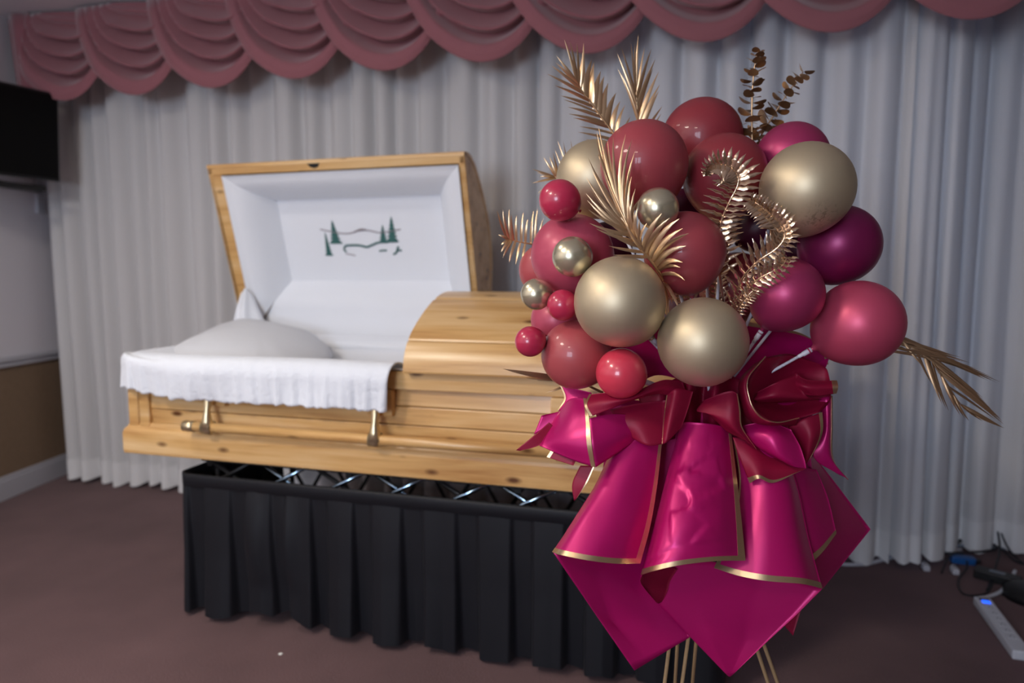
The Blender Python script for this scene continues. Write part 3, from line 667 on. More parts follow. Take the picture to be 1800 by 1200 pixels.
for (x, y, rp, key, d, stick, lab) in BL:
    while True:
        c = at(x, y, d); r = rp*d/FPX
        if not blocked(c, r): break
        d += .004
    placed.append((c, r))
    dirn = HUB-c
    if not stick: dirn = (at(1230, 480, 1.62)-c)
    L = np.linalg.norm(dirn); dirn /= L
    t = empty('balloon', c, lab, 'balloon', 'balloons of the bouquet')
    q = Vector(-dirn).to_track_quat('Z', 'Y')
    mem, knot = balloon_mesh(key)
    if 'with smudge' in lab: mem = mem.copy(); mem.materials[0] = scuffed(c, r, q, 1444, 384, d)
    o = bpy.data.objects.new('membrane', mem); COL.objects.link(o); o.parent = t; o.scale = (r, r, r); o.rotation_mode = 'QUATERNION'; o.rotation_quaternion = q
    o = bpy.data.objects.new('knot', knot); COL.objects.link(o); o.parent = t; o.scale = (r, r, r); o.rotation_mode = 'QUATERNION'; o.rotation_quaternion = q; o.location = Vector(dirn*r*1.15)
    if stick and L > r*1.3:
        a = c+dirn*r*1.2; b = HUB+(a-HUB)*.03
        MB().tube([a, a+dirn*.02, a+dirn*.021, a+dirn*.03], [.0058, .0056, .0042, .0042], 10).build('stick_cup', M['stick'], t)
        MB().tube([a+dirn*.015, b], .0034, 8).build('stick', M['stick'], t)

# ------------------------------------------------------------------ gold foliage
def blade(base, ctrl, tip, w, nrm, m, parent, wave=0, fold=.35, name='leaflet', ns=7):
    ts = np.linspace(0, 1, ns); base, ctrl, tip = map(np.array, (base, ctrl, tip)); V = []
    pts = np.array([(1-t)**2*base+2*t*(1-t)*ctrl+t*t*tip for t in ts]); tg = np.gradient(pts, axis=0)
    for i, t in enumerate(ts):
        tt = tg[i]/(np.linalg.norm(tg[i])+1e-9); s = np.cross(tt, nrm); s /= np.linalg.norm(s)+1e-9; n = np.cross(s, tt)
        ww = w*(math.sin(math.pi*(.10+.90*t)**.65)**.8 if t < .999 else .02)*.5
        if wave: ww = w*.5*min(1, .5+3*t)*max(.03, 1-t**2.2)*(1+.15*math.cos(t*19))
        off = n*(wave*math.sin(t*19)*(1-t))
        V += [pts[i]+s*ww-n*ww*fold+off, pts[i]+off, pts[i]-s*ww-n*ww*fold+off]
    Fc = []
    for i in range(ns-1):
        for k in (0, 1): Fc.append((i*3+k, i*3+k+1, (i+1)*3+k+1, (i+1)*3+k))
    return mesh(name, V, Fc, m, parent)
def frond(name, label, cat, group, rach, leaflets, m, r0=.0035, w=.0085, shift=0):
    """rach: [(px,py,d)...]; leaflets: [(t, px, py, d, bend)] tip of each leaflet and how far it bows (px)"""
    R = np.array(rach, float); RR = Wm(len(R), np.linspace(0, 1, 40)) @ R
    P3 = np.array([at(*q) for q in RR])
    t_ = empty(name, P3[0], label, cat, group)
    MB().tube(P3, np.linspace(r0, r0*.3, 40), 6).build('rachis', m, t_)
    for q in leaflets:
        t, x, y, d, bend = q[:5]; t = max(.03, t-shift*(1.15-.5*t)); ww = q[5] if len(q) > 5 else w
        if 'arching up' in label and t > .44: t = .36+(t-.44)*.50
        b = (Wm(len(R), [t]) @ R)[0]
        dx, dy = x-b[0], y-b[1]; L = math.hypot(dx, dy)+1e-6
        cx, cy = (b[0]+x)/2-dy/L*bend, (b[1]+y)/2+dx/L*bend
        blade(at(*b), at(cx, cy, (b[2]+d)/2-.012), at(x, y, d), ww, -CF+np.array([random.uniform(-.6, .6), 0, random.uniform(-.3, .5)]), m, t_)
    return t_
GF = 'gold palm fronds'
frond('palm_frond', 'curved gold palm frond arching up in front of the dusty red balloon', 'palm frond', GF,
      [(1176, 508, 1.44), (1150, 466, 1.355), (1120, 428, 1.33), (1098, 385, 1.325), (1080, 345, 1.33), (1064, 305, 1.34), (1052, 272, 1.35)],
      [(.80, 1049, 232, 1.37, -9, .0085), (.74, 1052, 222, 1.36, -6), (.72, 1100, 235, 1.34, -20), (.66, 1111, 245, 1.33, -22), (.62, 1106, 257, 1.32, -18), (.58, 1116, 266, 1.32, -20), (.54, 1110, 287, 1.31, -16), (.50, 1110, 310, 1.31, -13), (.46, 1117, 331, 1.31, -12),
       (.76, 1062, 238, 1.37, -8), (.70, 1068, 246, 1.36, -10), (.68, 1078, 240, 1.35, -14),
       (.70, 1047, 236, 1.36, -12, .0085), (.62, 1034, 277, 1.34, -8, .0085), (.56, 1030, 311, 1.33, -9, .0085), (.50, 1030, 340, 1.32, -9, .0085), (.46, 1032, 352, 1.32, -8, .0085), (.42, 1034, 368, 1.31, -7, .0078), (.39, 1036, 392, 1.31, -6, .0078), (.35, 1048, 402, 1.31, -4), (.31, 1060, 402, 1.31, -4), (.27, 1070, 432, 1.31, -2), (.23, 1078, 448, 1.32, 0), (.60, 1041, 300, 1.34, -7), (.53, 1037, 330, 1.33, -7),
       (.42, 1122, 352, 1.30, -8, .0085), (.40, 1111, 354, 1.30, -6, .0085), (.38, 1104, 350, 1.30, -4, .0085), (.36, 1120, 366, 1.30, -5, .0085), (.33, 1137, 392, 1.30, -5, .0085), (.31, 1114, 372, 1.30, -4, .0085), (.29, 1124, 385, 1.30, -4, .0085), (.26, 1098, 392, 1.31, -3, .0085),
       (.27, 1163, 375, 1.29, -11, .0125), (.24, 1177, 383, 1.29, -14, .0125), (.22, 1194, 384, 1.29, -16, .0125), (.20, 1200, 401, 1.29, -16, .0125), (.18, 1211, 410, 1.30, -16, .012), (.16, 1206, 432, 1.31, -16, .012), (.14, 1200, 461, 1.31, -18, .012), (.12, 1196, 470, 1.32, -14, .0085), (.10, 1204, 493, 1.33, -14), (.04, 1172, 560, 1.37, -3), (.05, 1182, 535, 1.36, -3), (.06, 1196, 548, 1.36, -5)],
      M['gold_leaf'], w=.0078)
frond('palm_frond', 'pale gold palm frond rising at the top left behind the dusty red balloon', 'palm frond', GF,
      [(1110, 300, 1.64), (1085, 245, 1.64), (1062, 212, 1.63), (1040, 182, 1.62), (1020, 155, 1.61), (1008, 136, 1.60)],
      [(.98, 992, 70, 1.58, 3), (.98, 1002, 73, 1.58, 3), (.96, 1014, 76, 1.59, 2), (.93, 1026, 75, 1.60, 2), (.98, 978, 98, 1.58, 2), (.95, 977, 110, 1.58, 2), (.92, 969, 115, 1.58, 2), (.86, 962, 130, 1.58, 3), (.78, 975, 150, 1.58, 3), (.72, 985, 168, 1.59, 3), (.66, 991, 175, 1.59, 3), (.61, 998, 188, 1.60, 3), (.55, 1000, 200, 1.60, 3), (.50, 1008, 207, 1.60, 3), (.44, 1018, 222, 1.61, 3), (.38, 1016, 232, 1.61, 3), (.34, 1030, 245, 1.62, 3),
       (.88, 1027, 90, 1.61, -6, .016), (.82, 1040, 105, 1.62, -6, .018), (.76, 1044, 110, 1.62, -7, .018), (.70, 1056, 125, 1.63, -7, .018), (.64, 1062, 134, 1.63, -8, .018), (.58, 1069, 146, 1.64, -8, .018), (.52, 1083, 163, 1.64, -8, .016), (.47, 1090, 178, 1.64, -7, .014), (.42, 1099, 184, 1.64, -6, .010), (.36, 1108, 205, 1.65, -4, .009)],
      M['gold_leaf'], w=.0080, shift=.20)
frond('palm_frond', 'upright gold palm frond at the top beside the topmost wine red balloon', 'palm frond', GF,
      [(1135, 290, 1.66), (1126, 235, 1.66), (1121, 205, 1.655), (1119, 170, 1.65), (1117, 140, 1.645)],
      [(.99, 1122, 61, 1.63, -2), (.97, 1116, 75, 1.63, -1), (.95, 1109, 76, 1.63, 1), (.9, 1092, 83, 1.63, 2), (.82, 1085, 94, 1.63, 2), (.70, 1086, 121, 1.63, 4), (.6, 1092, 130, 1.63, 3), (.92, 1133, 84, 1.64, -2), (.86, 1145, 86, 1.64, -3, .010), (.78, 1152, 104, 1.64, -4, .010), (.70, 1148, 120, 1.65, -4, .010), (.62, 1158, 126, 1.65, -4, .011), (.54, 1160, 148, 1.65, -4, .011), (.48, 1158, 160, 1.65, -4, .011), (.42, 1164, 187, 1.66, -3, .009), (.36, 1162, 200, 1.66, -3, .008)],
      M['gold_leaf'], w=.0075, shift=.24)
frond('palm_frond', 'blurred gold palm frond fanning out behind the upper left gold balloon', 'palm frond', GF,
      [(1060, 380, 1.74), (1025, 345, 1.74), (995, 325, 1.73), (975, 310, 1.73)],
      [(.5, 980, 247, 1.72, 1), (.55, 990, 248, 1.72, 1), (.4, 1003, 246, 1.72, 1), (.95, 955, 276, 1.72, 1), (.9, 966, 275, 1.72, 1), (.85, 972, 268, 1.72, 1), (1, 935, 297, 1.72, 1), (.98, 950, 310, 1.72, 1), (.95, 935, 322, 1.72, 1), (.9, 945, 340, 1.72, 1), (.97, 944, 303, 1.72, 1), (.7, 962, 352, 1.72, 1), (.6, 975, 262, 1.72, 1), (.3, 1018, 372, 1.72, 1)],
      M['gold_leaf'], w=.0065)
frond('palm_frond', 'gold palm frond pointing left past the rose balloon', 'palm frond', GF,
      [(1010, 455, 1.72), (965, 436, 1.71), (935, 429, 1.70), (912, 425, 1.69), (893, 420, 1.68)],
      [(1, 874, 370, 1.66, -3), (.97, 884, 369, 1.66, -3), (.92, 895, 368, 1.67, -3), (.86, 899, 376, 1.67, -3), (.80, 908, 378, 1.67, -3), (.70, 920, 373, 1.68, -3), (.62, 928, 384, 1.68, -3), (.52, 938, 370, 1.69, -3), (.45, 945, 368, 1.69, -3), (.40, 955, 384, 1.69, -2), (.98, 881, 430, 1.67, 2), (.95, 881, 443, 1.67, 2), (.9, 884, 453, 1.67, 2), (.82, 895, 462, 1.67, 2), (.72, 906, 466, 1.68, 2), (.62, 918, 465, 1.68, 2), (.97, 876, 412, 1.67, 1)],
      M['gold_leaf'], w=.0075)
frond('palm_frond', 'narrow bronze leaf tip poking out left below the brick rose balloon', 'palm frond', GF,
      [(1060, 690, 1.56), (1020, 672, 1.56), (985, 664, 1.555)], [(.95, 884, 648, 1.53, -3, .013), (.8, 925, 665, 1.54, -2, .006), (.6, 960, 690, 1.55, -2, .007)], M['gold_dark'])
frond('palm_frond', 'drooping bronze palm frond at far right below the pink balloon', 'palm frond', GF,
      [(1400, 610, 1.63), (1500, 578, 1.62), (1585, 592, 1.59), (1625, 618, 1.58), (1655, 660, 1.57), (1690, 712, 1.565), (1722, 733, 1.56)],
      [(.25, 1704, 637, 1.56, -5, .010), (.22, 1690, 628, 1.56, -6, .010), (.3, 1758, 671, 1.55, -6, .011), (.34, 1742, 668, 1.55, -5, .011), (.38, 1730, 665, 1.55, -4, .010), (.42, 1722, 660, 1.55, -4, .010), (.40, 1704, 682, 1.55, -4, .008), (.28, 1670, 622, 1.56, -4, .010), (.33, 1688, 640, 1.56, -4, .011), (.36, 1700, 650, 1.56, -4, .011),
       (.50, 1728, 699, 1.55, -3), (.55, 1748, 725, 1.55, -3), (.60, 1758, 735, 1.55, -3), (.66, 1762, 740, 1.55, -3), (.72, 1764, 745, 1.55, -2), (.80, 1750, 737, 1.55, -2), (.9, 1764, 752, 1.55, -1), (.58, 1735, 712, 1.55, -3), (.63, 1742, 718, 1.55, -3), (1, 1765, 752, 1.55, 0),
       (.30, 1598, 615, 1.58, 3, .005), (.34, 1604, 621, 1.58, 3, .005), (.42, 1626, 647, 1.57, 3, .007), (.50, 1639, 676, 1.57, 4, .007), (.58, 1656, 710, 1.56, 4, .008), (.62, 1663, 718, 1.56, 4, .007), (.66, 1668, 722, 1.56, 5, .006), (.74, 1688, 730, 1.56, 4, .006), (.8, 1697, 736, 1.56, 4, .006), (.84, 1704, 740, 1.56, 4, .006), (.9, 1728, 740, 1.56, 2, .006)]
      + [(.12+.022*k, 1672+8.2*k, 622+4.6*k+(k % 3)*5, 1.55+.004*(k % 3), -6, .0062) for k in range(11)] + [(.46+.03*k, 1722+5*k, 694+6.2*k, 1.55, -3, .0055) for k in range(9)],
      M['gold_dark'], w=.0075, shift=.10)
def fern(label, rach, n, Lf, ang, m=None, t0=.08, w=.0115, dz=-.012, sides=(1, 1)):
    m = m or M['gold_fern']; R = np.array(rach, float); RR = Wm(len(R), np.linspace(0, 1, 50)) @ R; P3 = np.array([at(*q) for q in RR])
    t_ = empty('fern_frond', P3[0], label, 'fern', 'gold fern fronds')
    MB().tube(P3, np.linspace(.0032, .001, 50), 6).build('rachis', m, t_)
    for i in range(n):
        t = t0+(1-t0)*i/(n-1)*.985
        b, c = Wm(len(R), [t, min(1, t+.01)]) @ R; a = (Wm(len(R), [max(0, t-.01)]) @ R)[0]
        tx, ty = c[0]-a[0], c[1]-a[1]; l = math.hypot(tx, ty)+1e-6; tx /= l; ty /= l
        for sd_, on_ in zip((-1, 1), sides):
            if not on_: continue
            th = math.radians(ang(t, sd_))*sd_; L = Lf(t, sd_)*random.uniform(.92, 1.06)
            dx = tx*math.cos(th)-ty*math.sin(th); dy = tx*math.sin(th)+ty*math.cos(th)
            tip = (b[0]+dx*L, b[1]+dy*L, b[2]+dz*.6+random.uniform(-.01, .006)); ct = (b[0]+dx*L*.5+tx*4, b[1]+dy*L*.5+ty*4, b[2]+dz*1.4)
            blade(at(*b), at(*ct), at(*tip), w*(.6+.4*min(1, L/35)), -CF+np.array([random.uniform(-.3, .3), 0, random.uniform(.1, .6)]), m, t_, wave=.0025, ns=9)
    return t_
fern('tall gold fern frond with a curled tip in front of the wine red balloon',
     [(1272, 530, 1.52), (1264, 470, 1.46), (1263, 425, 1.42), (1268, 390, 1.40), (1282, 355, 1.38), (1296, 327, 1.37), (1297, 308, 1.365), (1284, 292, 1.36), (1264, 288, 1.36), (1248, 294, 1.36), (1243, 306, 1.36)], 30,
     lambda t, s: 45 if t < .58 else 45*(1-(t-.58)/.42)*.8+8, lambda t, s: 68 if s > 0 else 96)
fern('arching gold fern frond hanging beside the smudged gold balloon',
     [(1285, 545, 1.50), (1305, 490, 1.44), (1335, 458, 1.40), (1366, 436, 1.38), (1380, 414, 1.37), (1374, 394, 1.365), (1356, 376, 1.36), (1338, 362, 1.36), (1322, 352, 1.365)], 28,
     lambda t, s: (40 if s < 0 else 30)*(1 if t < .6 else max(.4, 1-(t-.6)*1.2)), lambda t, s: 66)
fern('short gold fern frond lying over the pearly magenta balloon',
     [(1282, 548, 1.47), (1302, 518, 1.41), (1328, 494, 1.37), (1352, 480, 1.35), (1374, 468, 1.345), (1384, 452, 1.345)], 13,
     lambda t, s: 34-12*t, lambda t, s: 62)
fern('small gold fern tuft above the lower gold balloon', [(1285, 560, 1.48), (1298, 540, 1.42), (1312, 522, 1.39), (1326, 508, 1.38)], 11, lambda t, s: 20, lambda t, s: 70, w=.007)
fern('dim gold fern frond deep between the central balloons', [(1262, 560, 1.60), (1258, 500, 1.60), (1262, 440, 1.60), (1275, 400, 1.60)], 20, lambda t, s: 30, lambda t, s: 55)
fern('dim silver gold fern spray behind the dusty red balloon base', [(1240, 580, 1.60), (1222, 540, 1.58), (1205, 520, 1.57), (1185, 512, 1.56)], 12, lambda t, s: 24, lambda t, s: 60)
def eucalyptus(label, rach, n, rad, seed):
    r = np.random.default_rng(seed); R = np.array(rach, float); RR = Wm(len(R), np.linspace(0, 1, 30)) @ R; P3 = np.array([at(*q) for q in RR])
    t_ = empty('eucalyptus_stem', P3[0], label, 'stem', 'gold eucalyptus stems')
    MB().tube(P3, np.linspace(.003, .0012, 30), 6).build('stem', M['gold_leaf'], t_)
    for i in range(n):
        f = i/(n-1); b = (Wm(len(R), [.12+.88*f]) @ R)[0]; a0_ = r.uniform(0, math.pi)
        tg = (Wm(len(R), [min(1, .15+.88*f)])-Wm(len(R), [.10+.86*f])) @ R; tg = at(*(b+tg[0]))-at(*b); tg /= np.linalg.norm(tg)
        s = np.cross(tg, (0, 1, .2)); s /= np.linalg.norm(s); q = np.cross(tg, s)
        for k in (0, 1):
            an = a0_+math.pi*k+r.uniform(-.3, .3); o_ = math.cos(an)*s+math.sin(an)*q; L = (rad*(1-.45*f)*r.uniform(.85, 1.15))*1.45/FPX*1.5
            up = o_*.85+tg*r.uniform(.1, .6); up /= np.linalg.norm(up); sd2 = np.cross(up, tg); sd2 /= np.linalg.norm(sd2)+1e-9; nn = np.cross(up, sd2)
            B = at(*b); V = [B+up*L*.1]
            for h in range(12):
                g = 2*math.pi*h/12; V.append(B+up*(L*.62-.52*L*math.cos(g))+sd2*(L*.52*math.sin(g))+nn*(L*.12*math.sin(g)**2))
            V.append(B+up*L*.6)
            mesh('leaf', V[1:], [(h, (h+1) % 12, 12) for h in range(12)], M['gold_dark'] if r.random() < .72 else M['gold_leaf'], t_)
    return t_
eucalyptus('upright stem of round gold eucalyptus leaves at the top of the bouquet', [(1326, 300, 1.66), (1322, 240, 1.66), (1322, 180, 1.655), (1325, 130, 1.65), (1331, 93, 1.645)], 20, 20, 1)
eucalyptus('slanting stem of round gold eucalyptus leaves at the top right', [(1322, 300, 1.70), (1335, 245, 1.69), (1358, 206, 1.68), (1384, 165, 1.67), (1412, 126, 1.66)], 17, 22, 4)
# ------------------------------------------------------------------ wrapping paper
wrap = empty('bouquet_wrap', at(1240, 860, 1.47), 'ruffled magenta wrapping paper with gold borders below the balloons', 'wrapping paper')
def sheet(patches, front='m', label=None):
    """patches: dicts g (rows x cols of px,py,d), edges {'l','r','t','b': width fraction}, lin"""
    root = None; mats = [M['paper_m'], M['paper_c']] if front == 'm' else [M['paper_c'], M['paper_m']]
    mb_v, mb_f, mb_m = [], [], []; strips = MB()
    for p in patches:
        G = np.array([[at(*q) for q in row] for row in p['g']]); lin = p.get('lin', False)
        nr = p.get('nr', 8*(G.shape[0]-1)+1); nc = p.get('nc', 8*(G.shape[1]-1)+1)
        vs = np.linspace(0, 1, nr); us = np.linspace(0, 1, nc); S = surf(G, us, vs, lin)
        if p.get('crumple'):
            rr = np.random.default_rng(21); pts = rr.uniform(0, 1, (26, 2)); hh = rr.uniform(-1, 1, 26)
            UU, VV = np.meshgrid(us, vs); D = np.sqrt(((UU[:, :, None]-pts[:, 0])*.8)**2+((VV[:, :, None]-pts[:, 1])*2.0)**2)
            near = np.argmin(D, axis=2); gx = rr.uniform(-1, 1, 26); gy = rr.uniform(-1, 1, 26); h = .9*((UU-pts[near, 0])*gx[near]+(VV-pts[near, 1])*gy[near]*.8); h = (h+np.roll(h, 1, 0)+np.roll(h, -1, 0)+np.roll(h, 1, 1)+np.roll(h, -1, 1))/5
            msk = np.clip(np.minimum.reduce([UU*5-.3, (1-UU)*5-.5, (1-VV)*7-.5, VV*4]), 0, 1); S = S+normals(S)*(h*msk*p['crumple'])[:, :, None]
        nn = normals(S)
        if np.mean(nn @ CF) > 0: nn = -nn
        flip = p.get('flip', False)
        k = len(mb_v); T = .0005; n = nr*nc
        top = (S+nn*T).reshape(-1, 3); bot = (S-nn*T).reshape(-1, 3)
        mb_v += [tuple(q) for q in top]+[tuple(q) for q in bot]
        for i in range(nr-1):
            for j in range(nc-1):
                a, b, c, d_ = i*nc+j, i*nc+j+1, (i+1)*nc+j+1, (i+1)*nc+j
                mb_f.append((k+a, k+b, k+c, k+d_)); mb_m.append(1 if flip else 0)
                mb_f.append((k+n+d_, k+n+c, k+n+b, k+n+a)); mb_m.append(0 if flip else 1)
        rim = [(0, j, 0, j+1) for j in range(nc-1)]+[(nr-1, j, nr-1, j+1) for j in range(nc-1)]+[(i, 0, i+1, 0) for i in range(nr-1)]+[(i, nc-1, i+1, nc-1) for i in range(nr-1)]
        for a, b, c, d_ in rim: mb_f.append((k+a*nc+b, k+c*nc+d_, k+n+c*nc+d_, k+n+a*nc+b)); mb_m.append(0)
        for e, wd in p.get('edges', {}).items():
            m_ = 60; ss = np.linspace(0, 1, m_); ww = np.array([0, wd*.5, wd])
            if e in 'lr': B = surf(G, ww if e == 'l' else 1-ww, ss, lin)
            else: B = np.transpose(surf(G, ss, ww if e == 't' else 1-ww, lin), (1, 0, 2))
            bn = normals(B)
            if np.mean(bn @ CF) > 0: bn = -bn
            o1 = B+bn*.0009; o2 = B-bn*.0009
            ring = np.concatenate([o1, o2[:, ::-1]], axis=1); strips.grid(ring, wrap=True)
    root = mesh('paper_sheet', mb_v, mb_f, mats, wrap, fmat=mb_m)
    if label: root['label'] = label
    if strips.v: mesh('gold_border', strips.v, strips.f, M['gold_edge'], root, smooth=False)
    return root
# front skirt panels
sheet([dict(g=[[(1082, 775, 1.47), (1090, 770, 1.43), (1115, 768, 1.42), (1140, 768, 1.42), (1164, 770, 1.43)],
               [(1045, 855, 1.44), (1056, 852, 1.39), (1090, 850, 1.37), (1125, 850, 1.38), (1155, 850, 1.40)],
               [(1008, 915, 1.40), (1020, 915, 1.35), (1060, 920, 1.33), (1105, 922, 1.34), (1143, 922, 1.37)],
               [(971, 970, 1.37), (985, 975, 1.32), (1030, 984, 1.295), (1080, 990, 1.31), (1125, 990, 1.345)]], edges={'b': .045, 'r': .055}),
       dict(g=[[(1046, 854, 1.445), (1100, 900, 1.47), (1160, 930, 1.48), (1180, 960, 1.49)],
               [(972, 970, 1.375), (1050, 1010, 1.42), (1120, 1030, 1.45), (1196, 1040, 1.46)],
               [(1043, 1074, 1.41), (1075, 1090, 1.43), (1150, 1085, 1.45), (1204, 1080, 1.46)],
               [(1115, 1178, 1.42), (1140, 1163, 1.43), (1180, 1139, 1.44), (1212, 1120, 1.45)]], lin=True)])
sheet([dict(g=[[(1198, 742, 1.44), (1215, 742, 1.42), (1240, 744, 1.41), (1265, 748, 1.42), (1284, 755, 1.44)],
               [(1172, 835, 1.42), (1190, 835, 1.375), (1225, 835, 1.36), (1265, 835, 1.37), (1294, 835, 1.40)],
               [(1148, 930, 1.38), (1168, 928, 1.325), (1210, 922, 1.305), (1262, 920, 1.32), (1303, 915, 1.36)],
               [(1127, 1010, 1.35), (1150, 1003, 1.30), (1195, 993, 1.285), (1255, 986, 1.30), (1310, 985, 1.335)]], edges={'b': .042, 'r': .06}, nr=60, nc=60, crumple=.024),
       dict(g=[[(1137, 985, 1.365), (1152, 990, 1.38), (1190, 1000, 1.42)], [(1128, 1010, 1.352), (1142, 1015, 1.39), (1178, 1020, 1.43)],
               [(1127, 1026, 1.37), (1140, 1035, 1.40), (1172, 1040, 1.43)], [(1153, 1058, 1.425), (1158, 1060, 1.43), (1164, 1057, 1.44)]], flip=True)])
sheet([dict(g=[[(1290, 775, 1.46), (1310, 775, 1.44), (1340, 780, 1.43), (1365, 785, 1.44), (1378, 790, 1.47)],
               [(1300, 850, 1.44), (1318, 850, 1.42), (1350, 852, 1.40), (1385, 855, 1.41), (1402, 858, 1.45)],
               [(1285, 930, 1.41), (1315, 930, 1.38), (1355, 935, 1.36), (1398, 940, 1.37), (1421, 945, 1.42)],
               [(1255, 998, 1.37), (1300, 1012, 1.35), (1350, 1021, 1.33), (1410, 1026, 1.335), (1445, 1034, 1.38)]], edges={'b': .040, 'l': .04}),
       dict(g=[[(1140, 985, 1.435), (1240, 985, 1.42), (1340, 1000, 1.41), (1445, 1035, 1.385)], [(1155, 1058, 1.44), (1230, 1060, 1.43), (1320, 1075, 1.42), (1400, 1080, 1.40)],
               [(1212, 1118, 1.44), (1250, 1120, 1.43), (1310, 1125, 1.43), (1352, 1124, 1.415)], [(1278, 1186, 1.44), (1280, 1188, 1.44), (1283, 1189, 1.44), (1286, 1187, 1.44)]], lin=True)])
sheet([dict(g=[[(1375, 800, 1.50), (1405, 795, 1.51), (1430, 800, 1.60)], [(1395, 870, 1.48), (1430, 865, 1.54), (1473, 855, 1.64)], [(1412, 940, 1.46), (1455, 935, 1.54), (1530, 930, 1.70)], [(1420, 1048, 1.46), (1430, 1042, 1.48), (1447, 1033, 1.52)]], lin=True),
       dict(g=[[(1390, 825, 1.475), (1412, 822, 1.50), (1435, 825, 1.54)], [(1400, 880, 1.455), (1425, 878, 1.48), (1455, 875, 1.53)], [(1425, 990, 1.42), (1447, 968, 1.45), (1470, 937, 1.50)]], edges={'b': .05})])
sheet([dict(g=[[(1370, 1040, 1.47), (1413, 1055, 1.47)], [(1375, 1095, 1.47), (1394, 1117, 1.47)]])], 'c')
# bow loops, left
sheet([dict(g=[[(988, 712, 1.50), (1005, 700, 1.47), (1030, 700, 1.43)], [(970, 745, 1.47), (1000, 735, 1.42), (1036, 738, 1.385)], [(955, 772, 1.45), (992, 775, 1.395), (1040, 780, 1.363)], [(948, 783, 1.44), (1005, 808, 1.395), (1046, 821, 1.37)]], edges={'r': .085}),
       dict(g=[[(1036, 735, 1.385), (1075, 728, 1.40), (1122, 730, 1.43)], [(1040, 778, 1.365), (1085, 768, 1.385), (1127, 752, 1.42)], [(1047, 821, 1.37), (1090, 793, 1.40), (1132, 764, 1.43)]])])
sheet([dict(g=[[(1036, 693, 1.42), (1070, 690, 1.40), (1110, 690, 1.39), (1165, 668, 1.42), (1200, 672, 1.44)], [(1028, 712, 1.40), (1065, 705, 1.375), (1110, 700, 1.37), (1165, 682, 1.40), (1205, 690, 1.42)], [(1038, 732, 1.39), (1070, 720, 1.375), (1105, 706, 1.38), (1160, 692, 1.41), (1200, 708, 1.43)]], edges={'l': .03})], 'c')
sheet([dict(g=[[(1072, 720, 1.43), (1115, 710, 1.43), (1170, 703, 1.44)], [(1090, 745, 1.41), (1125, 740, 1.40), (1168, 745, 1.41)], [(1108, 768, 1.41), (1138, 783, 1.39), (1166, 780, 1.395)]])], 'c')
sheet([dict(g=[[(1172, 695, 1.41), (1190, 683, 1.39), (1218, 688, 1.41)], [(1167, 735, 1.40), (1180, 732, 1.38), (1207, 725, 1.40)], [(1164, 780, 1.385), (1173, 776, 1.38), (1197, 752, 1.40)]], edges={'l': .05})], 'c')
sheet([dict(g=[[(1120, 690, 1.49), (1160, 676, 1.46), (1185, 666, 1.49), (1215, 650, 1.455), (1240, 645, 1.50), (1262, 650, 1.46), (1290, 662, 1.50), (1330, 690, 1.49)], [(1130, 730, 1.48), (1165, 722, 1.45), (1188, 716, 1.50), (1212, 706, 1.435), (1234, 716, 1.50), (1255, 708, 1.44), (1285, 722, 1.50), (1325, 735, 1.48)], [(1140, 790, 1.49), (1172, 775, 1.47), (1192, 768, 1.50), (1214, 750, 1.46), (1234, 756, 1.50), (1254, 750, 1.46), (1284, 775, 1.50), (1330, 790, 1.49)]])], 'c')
sheet([dict(g=[[(1040, 700, 1.53), (1140, 705, 1.51), (1240, 720, 1.50), (1340, 710, 1.51), (1430, 705, 1.54)], [(1062, 800, 1.53), (1140, 800, 1.50), (1240, 800, 1.49), (1340, 800, 1.50), (1425, 800, 1.54)], [(1040, 900, 1.54), (1130, 930, 1.50), (1240, 950, 1.48), (1340, 950, 1.50), (1440, 920, 1.56)]])])
sheet([dict(g=[[(965, 742, 1.46), (977, 752, 1.46)], [(935, 768, 1.45), (950, 781, 1.45)], [(907, 791, 1.45), (914, 792, 1.45)]])], 'c')
sheet([dict(g=[[(952, 730, 1.48), (988, 722, 1.48)], [(938, 764, 1.48), (972, 746, 1.475)]], edges={'r': .12})])
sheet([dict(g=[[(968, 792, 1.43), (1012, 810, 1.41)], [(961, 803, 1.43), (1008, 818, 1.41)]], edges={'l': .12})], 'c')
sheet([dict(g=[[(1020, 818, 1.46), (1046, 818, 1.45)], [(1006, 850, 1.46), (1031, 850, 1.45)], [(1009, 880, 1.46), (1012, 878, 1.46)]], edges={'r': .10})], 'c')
sheet([dict(g=[[(984, 676, 1.50), (1040, 690, 1.47)], [(992, 700, 1.49), (1040, 702, 1.46)], [(980, 722, 1.49), (1020, 708, 1.46)]], edges={'l': .06})])
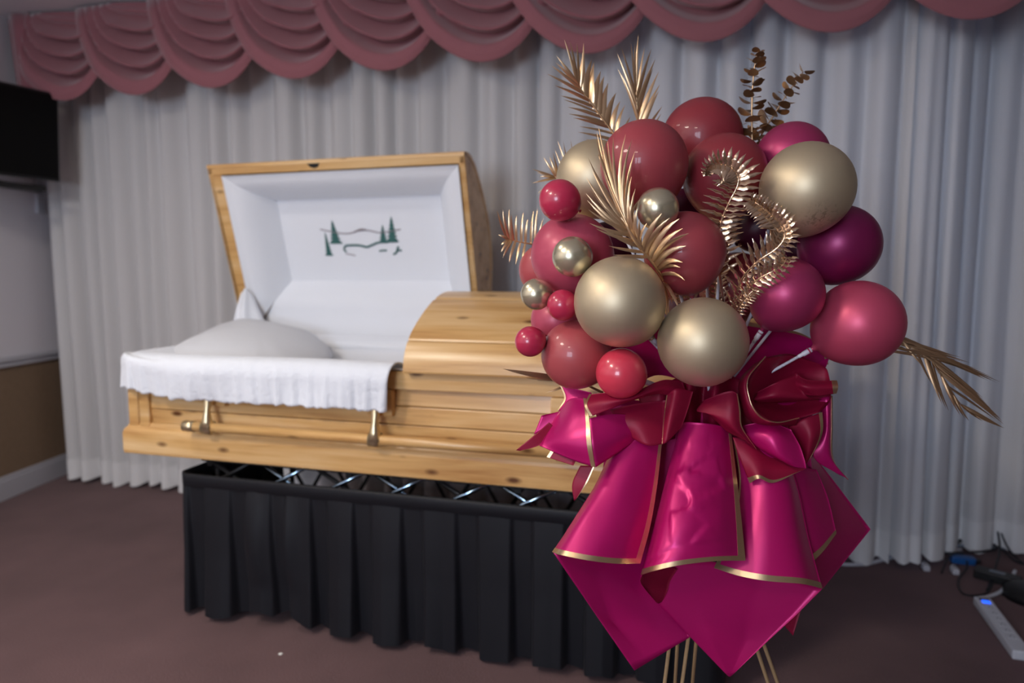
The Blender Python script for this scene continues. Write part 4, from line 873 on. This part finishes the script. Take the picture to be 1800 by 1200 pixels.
# bow loops, right
sheet([dict(g=[[(1235, 705, 1.44), (1265, 692, 1.41), (1285, 687, 1.40), (1296, 692, 1.40)], [(1225, 722, 1.43), (1260, 722, 1.40), (1285, 718, 1.385), (1301, 720, 1.39)], [(1243, 727, 1.42), (1270, 740, 1.395), (1290, 750, 1.385), (1305, 752, 1.395)], [(1280, 760, 1.42), (1300, 770, 1.41), (1315, 778, 1.40), (1330, 790, 1.41)]], edges={'r': .05})], 'c')
sheet([dict(g=[[(1325, 640, 1.46), (1338, 632, 1.43), (1346, 626, 1.42)], [(1300, 668, 1.44), (1308, 665, 1.40), (1316, 665, 1.395)], [(1301, 705, 1.43), (1311, 705, 1.39), (1318, 700, 1.385)], [(1314, 735, 1.43), (1325, 735, 1.395), (1336, 730, 1.38)], [(1350, 750, 1.43), (1358, 746, 1.40), (1366, 742, 1.385)], [(1400, 747, 1.44), (1402, 740, 1.42), (1405, 734, 1.41)]], edges={'r': .10}),
       dict(g=[[(1345, 628, 1.45), (1390, 622, 1.48), (1440, 640, 1.50)], [(1316, 670, 1.44), (1380, 660, 1.52), (1455, 652, 1.50)], [(1318, 710, 1.44), (1380, 700, 1.54), (1460, 700, 1.49)], [(1350, 743, 1.43), (1400, 736, 1.47), (1440, 725, 1.47)]])], 'c')
sheet([dict(g=[[(1398, 655, 1.47), (1420, 668, 1.45), (1471, 669, 1.45)], [(1395, 675, 1.455), (1420, 680, 1.43), (1473, 680, 1.435)], [(1412, 694, 1.45), (1440, 696, 1.44), (1470, 691, 1.445)]], edges={'r': .09}),
       dict(g=[[(1330, 690, 1.46), (1365, 672, 1.44), (1400, 656, 1.465)], [(1325, 702, 1.45), (1365, 695, 1.425), (1415, 694, 1.445)], [(1330, 708, 1.46), (1370, 706, 1.45), (1445, 702, 1.46)]])], 'c')
sheet([dict(g=[[(1305, 748, 1.44), (1350, 742, 1.42), (1390, 755, 1.42)], [(1312, 765, 1.42), (1360, 765, 1.385), (1405, 782, 1.40)], [(1330, 785, 1.42), (1370, 800, 1.38), (1414, 808, 1.395)], [(1370, 808, 1.41), (1395, 820, 1.39), (1417, 823, 1.395)]])])
sheet([dict(g=[[(1288, 768, 1.43), (1315, 775, 1.43), (1365, 805, 1.425), (1417, 822, 1.41)], [(1300, 805, 1.42), (1330, 812, 1.405), (1365, 825, 1.405), (1412, 826, 1.41)], [(1318, 849, 1.41), (1335, 841, 1.39), (1360, 848, 1.40), (1407, 827, 1.41)]], edges={'b': .11})], 'c')
sheet([dict(g=[[(1385, 750, 1.46), (1415, 735, 1.44), (1445, 724, 1.45)], [(1400, 775, 1.46), (1425, 765, 1.43), (1446, 755, 1.445)], [(1410, 800, 1.455), (1422, 795, 1.44), (1437, 782, 1.45)], [(1414, 815, 1.45), (1417, 814, 1.45), (1420, 811, 1.45)]], edges={'r': .10})], 'c')
sheet([dict(g=[[(1440, 700, 1.50), (1455, 697, 1.49), (1463, 695, 1.50)], [(1443, 750, 1.50), (1455, 750, 1.485), (1463, 750, 1.50)], [(1430, 802, 1.49), (1455, 798, 1.485), (1465, 808, 1.50)], [(1473, 833, 1.50), (1484, 838, 1.50), (1491, 843, 1.505)]], edges={'r': .14})])
sheet([dict(g=[[(1290, 560, 1.58), (1345, 572, 1.585), (1400, 583, 1.60), (1432, 598, 1.60)], [(1280, 650, 1.53), (1340, 630, 1.56), (1400, 625, 1.58), (1448, 612, 1.60)], [(1290, 700, 1.50), (1350, 670, 1.53), (1410, 650, 1.56), (1456, 640, 1.58)]], edges={'r': .03, 't': .05})])
sheet([dict(g=[[(1430, 640, 1.56), (1458, 628, 1.56)], [(1400, 655, 1.54), (1452, 645, 1.55)]])])
sheet([dict(g=[[(1068, 608, 1.54), (1140, 572, 1.57), (1215, 556, 1.59)], [(1100, 695, 1.50), (1150, 660, 1.52), (1210, 670, 1.54)]], edges={'t': .05})])

# ------------------------------------------------------------------ gold wire stand under the bouquet
es = empty('bouquet_stand', (float(HUB[0]), float(HUB[1])+.05, 0), 'slim gold wire tripod stand holding up the bouquet', 'stand')
for (xa, ya, da, xb, yb) in ((1212, 850, 1.49, 1120, 1590), (1247, 850, 1.49, 1146, 1590), (1208, 850, 1.53, 1174, 1410), (1248, 850, 1.53, 1199, 1410), (1234, 850, 1.50, 1470, 1565), (1242, 850, 1.52, 1494, 1560)):
    f_ = at_z(xb, yb, 0)
    MB().tube([at(xa, ya, da)+np.array([0, 0, .1]), at(xa, ya, da), f_+np.array([0, 0, .004])], .0042, 10).build('leg', M['gold_rod'], es)
rc_ = at(1232, 830, 1.50)
MB().tube([rc_+np.array([.055*math.cos(a), .055*math.sin(a), 0]) for a in np.linspace(0, 2*math.pi, 33)], .004, 8).build('ring', M['gold_rod'], es)
MB().tube([rc_, HUB], .006, 8).build('post', M['gold_rod'], es)
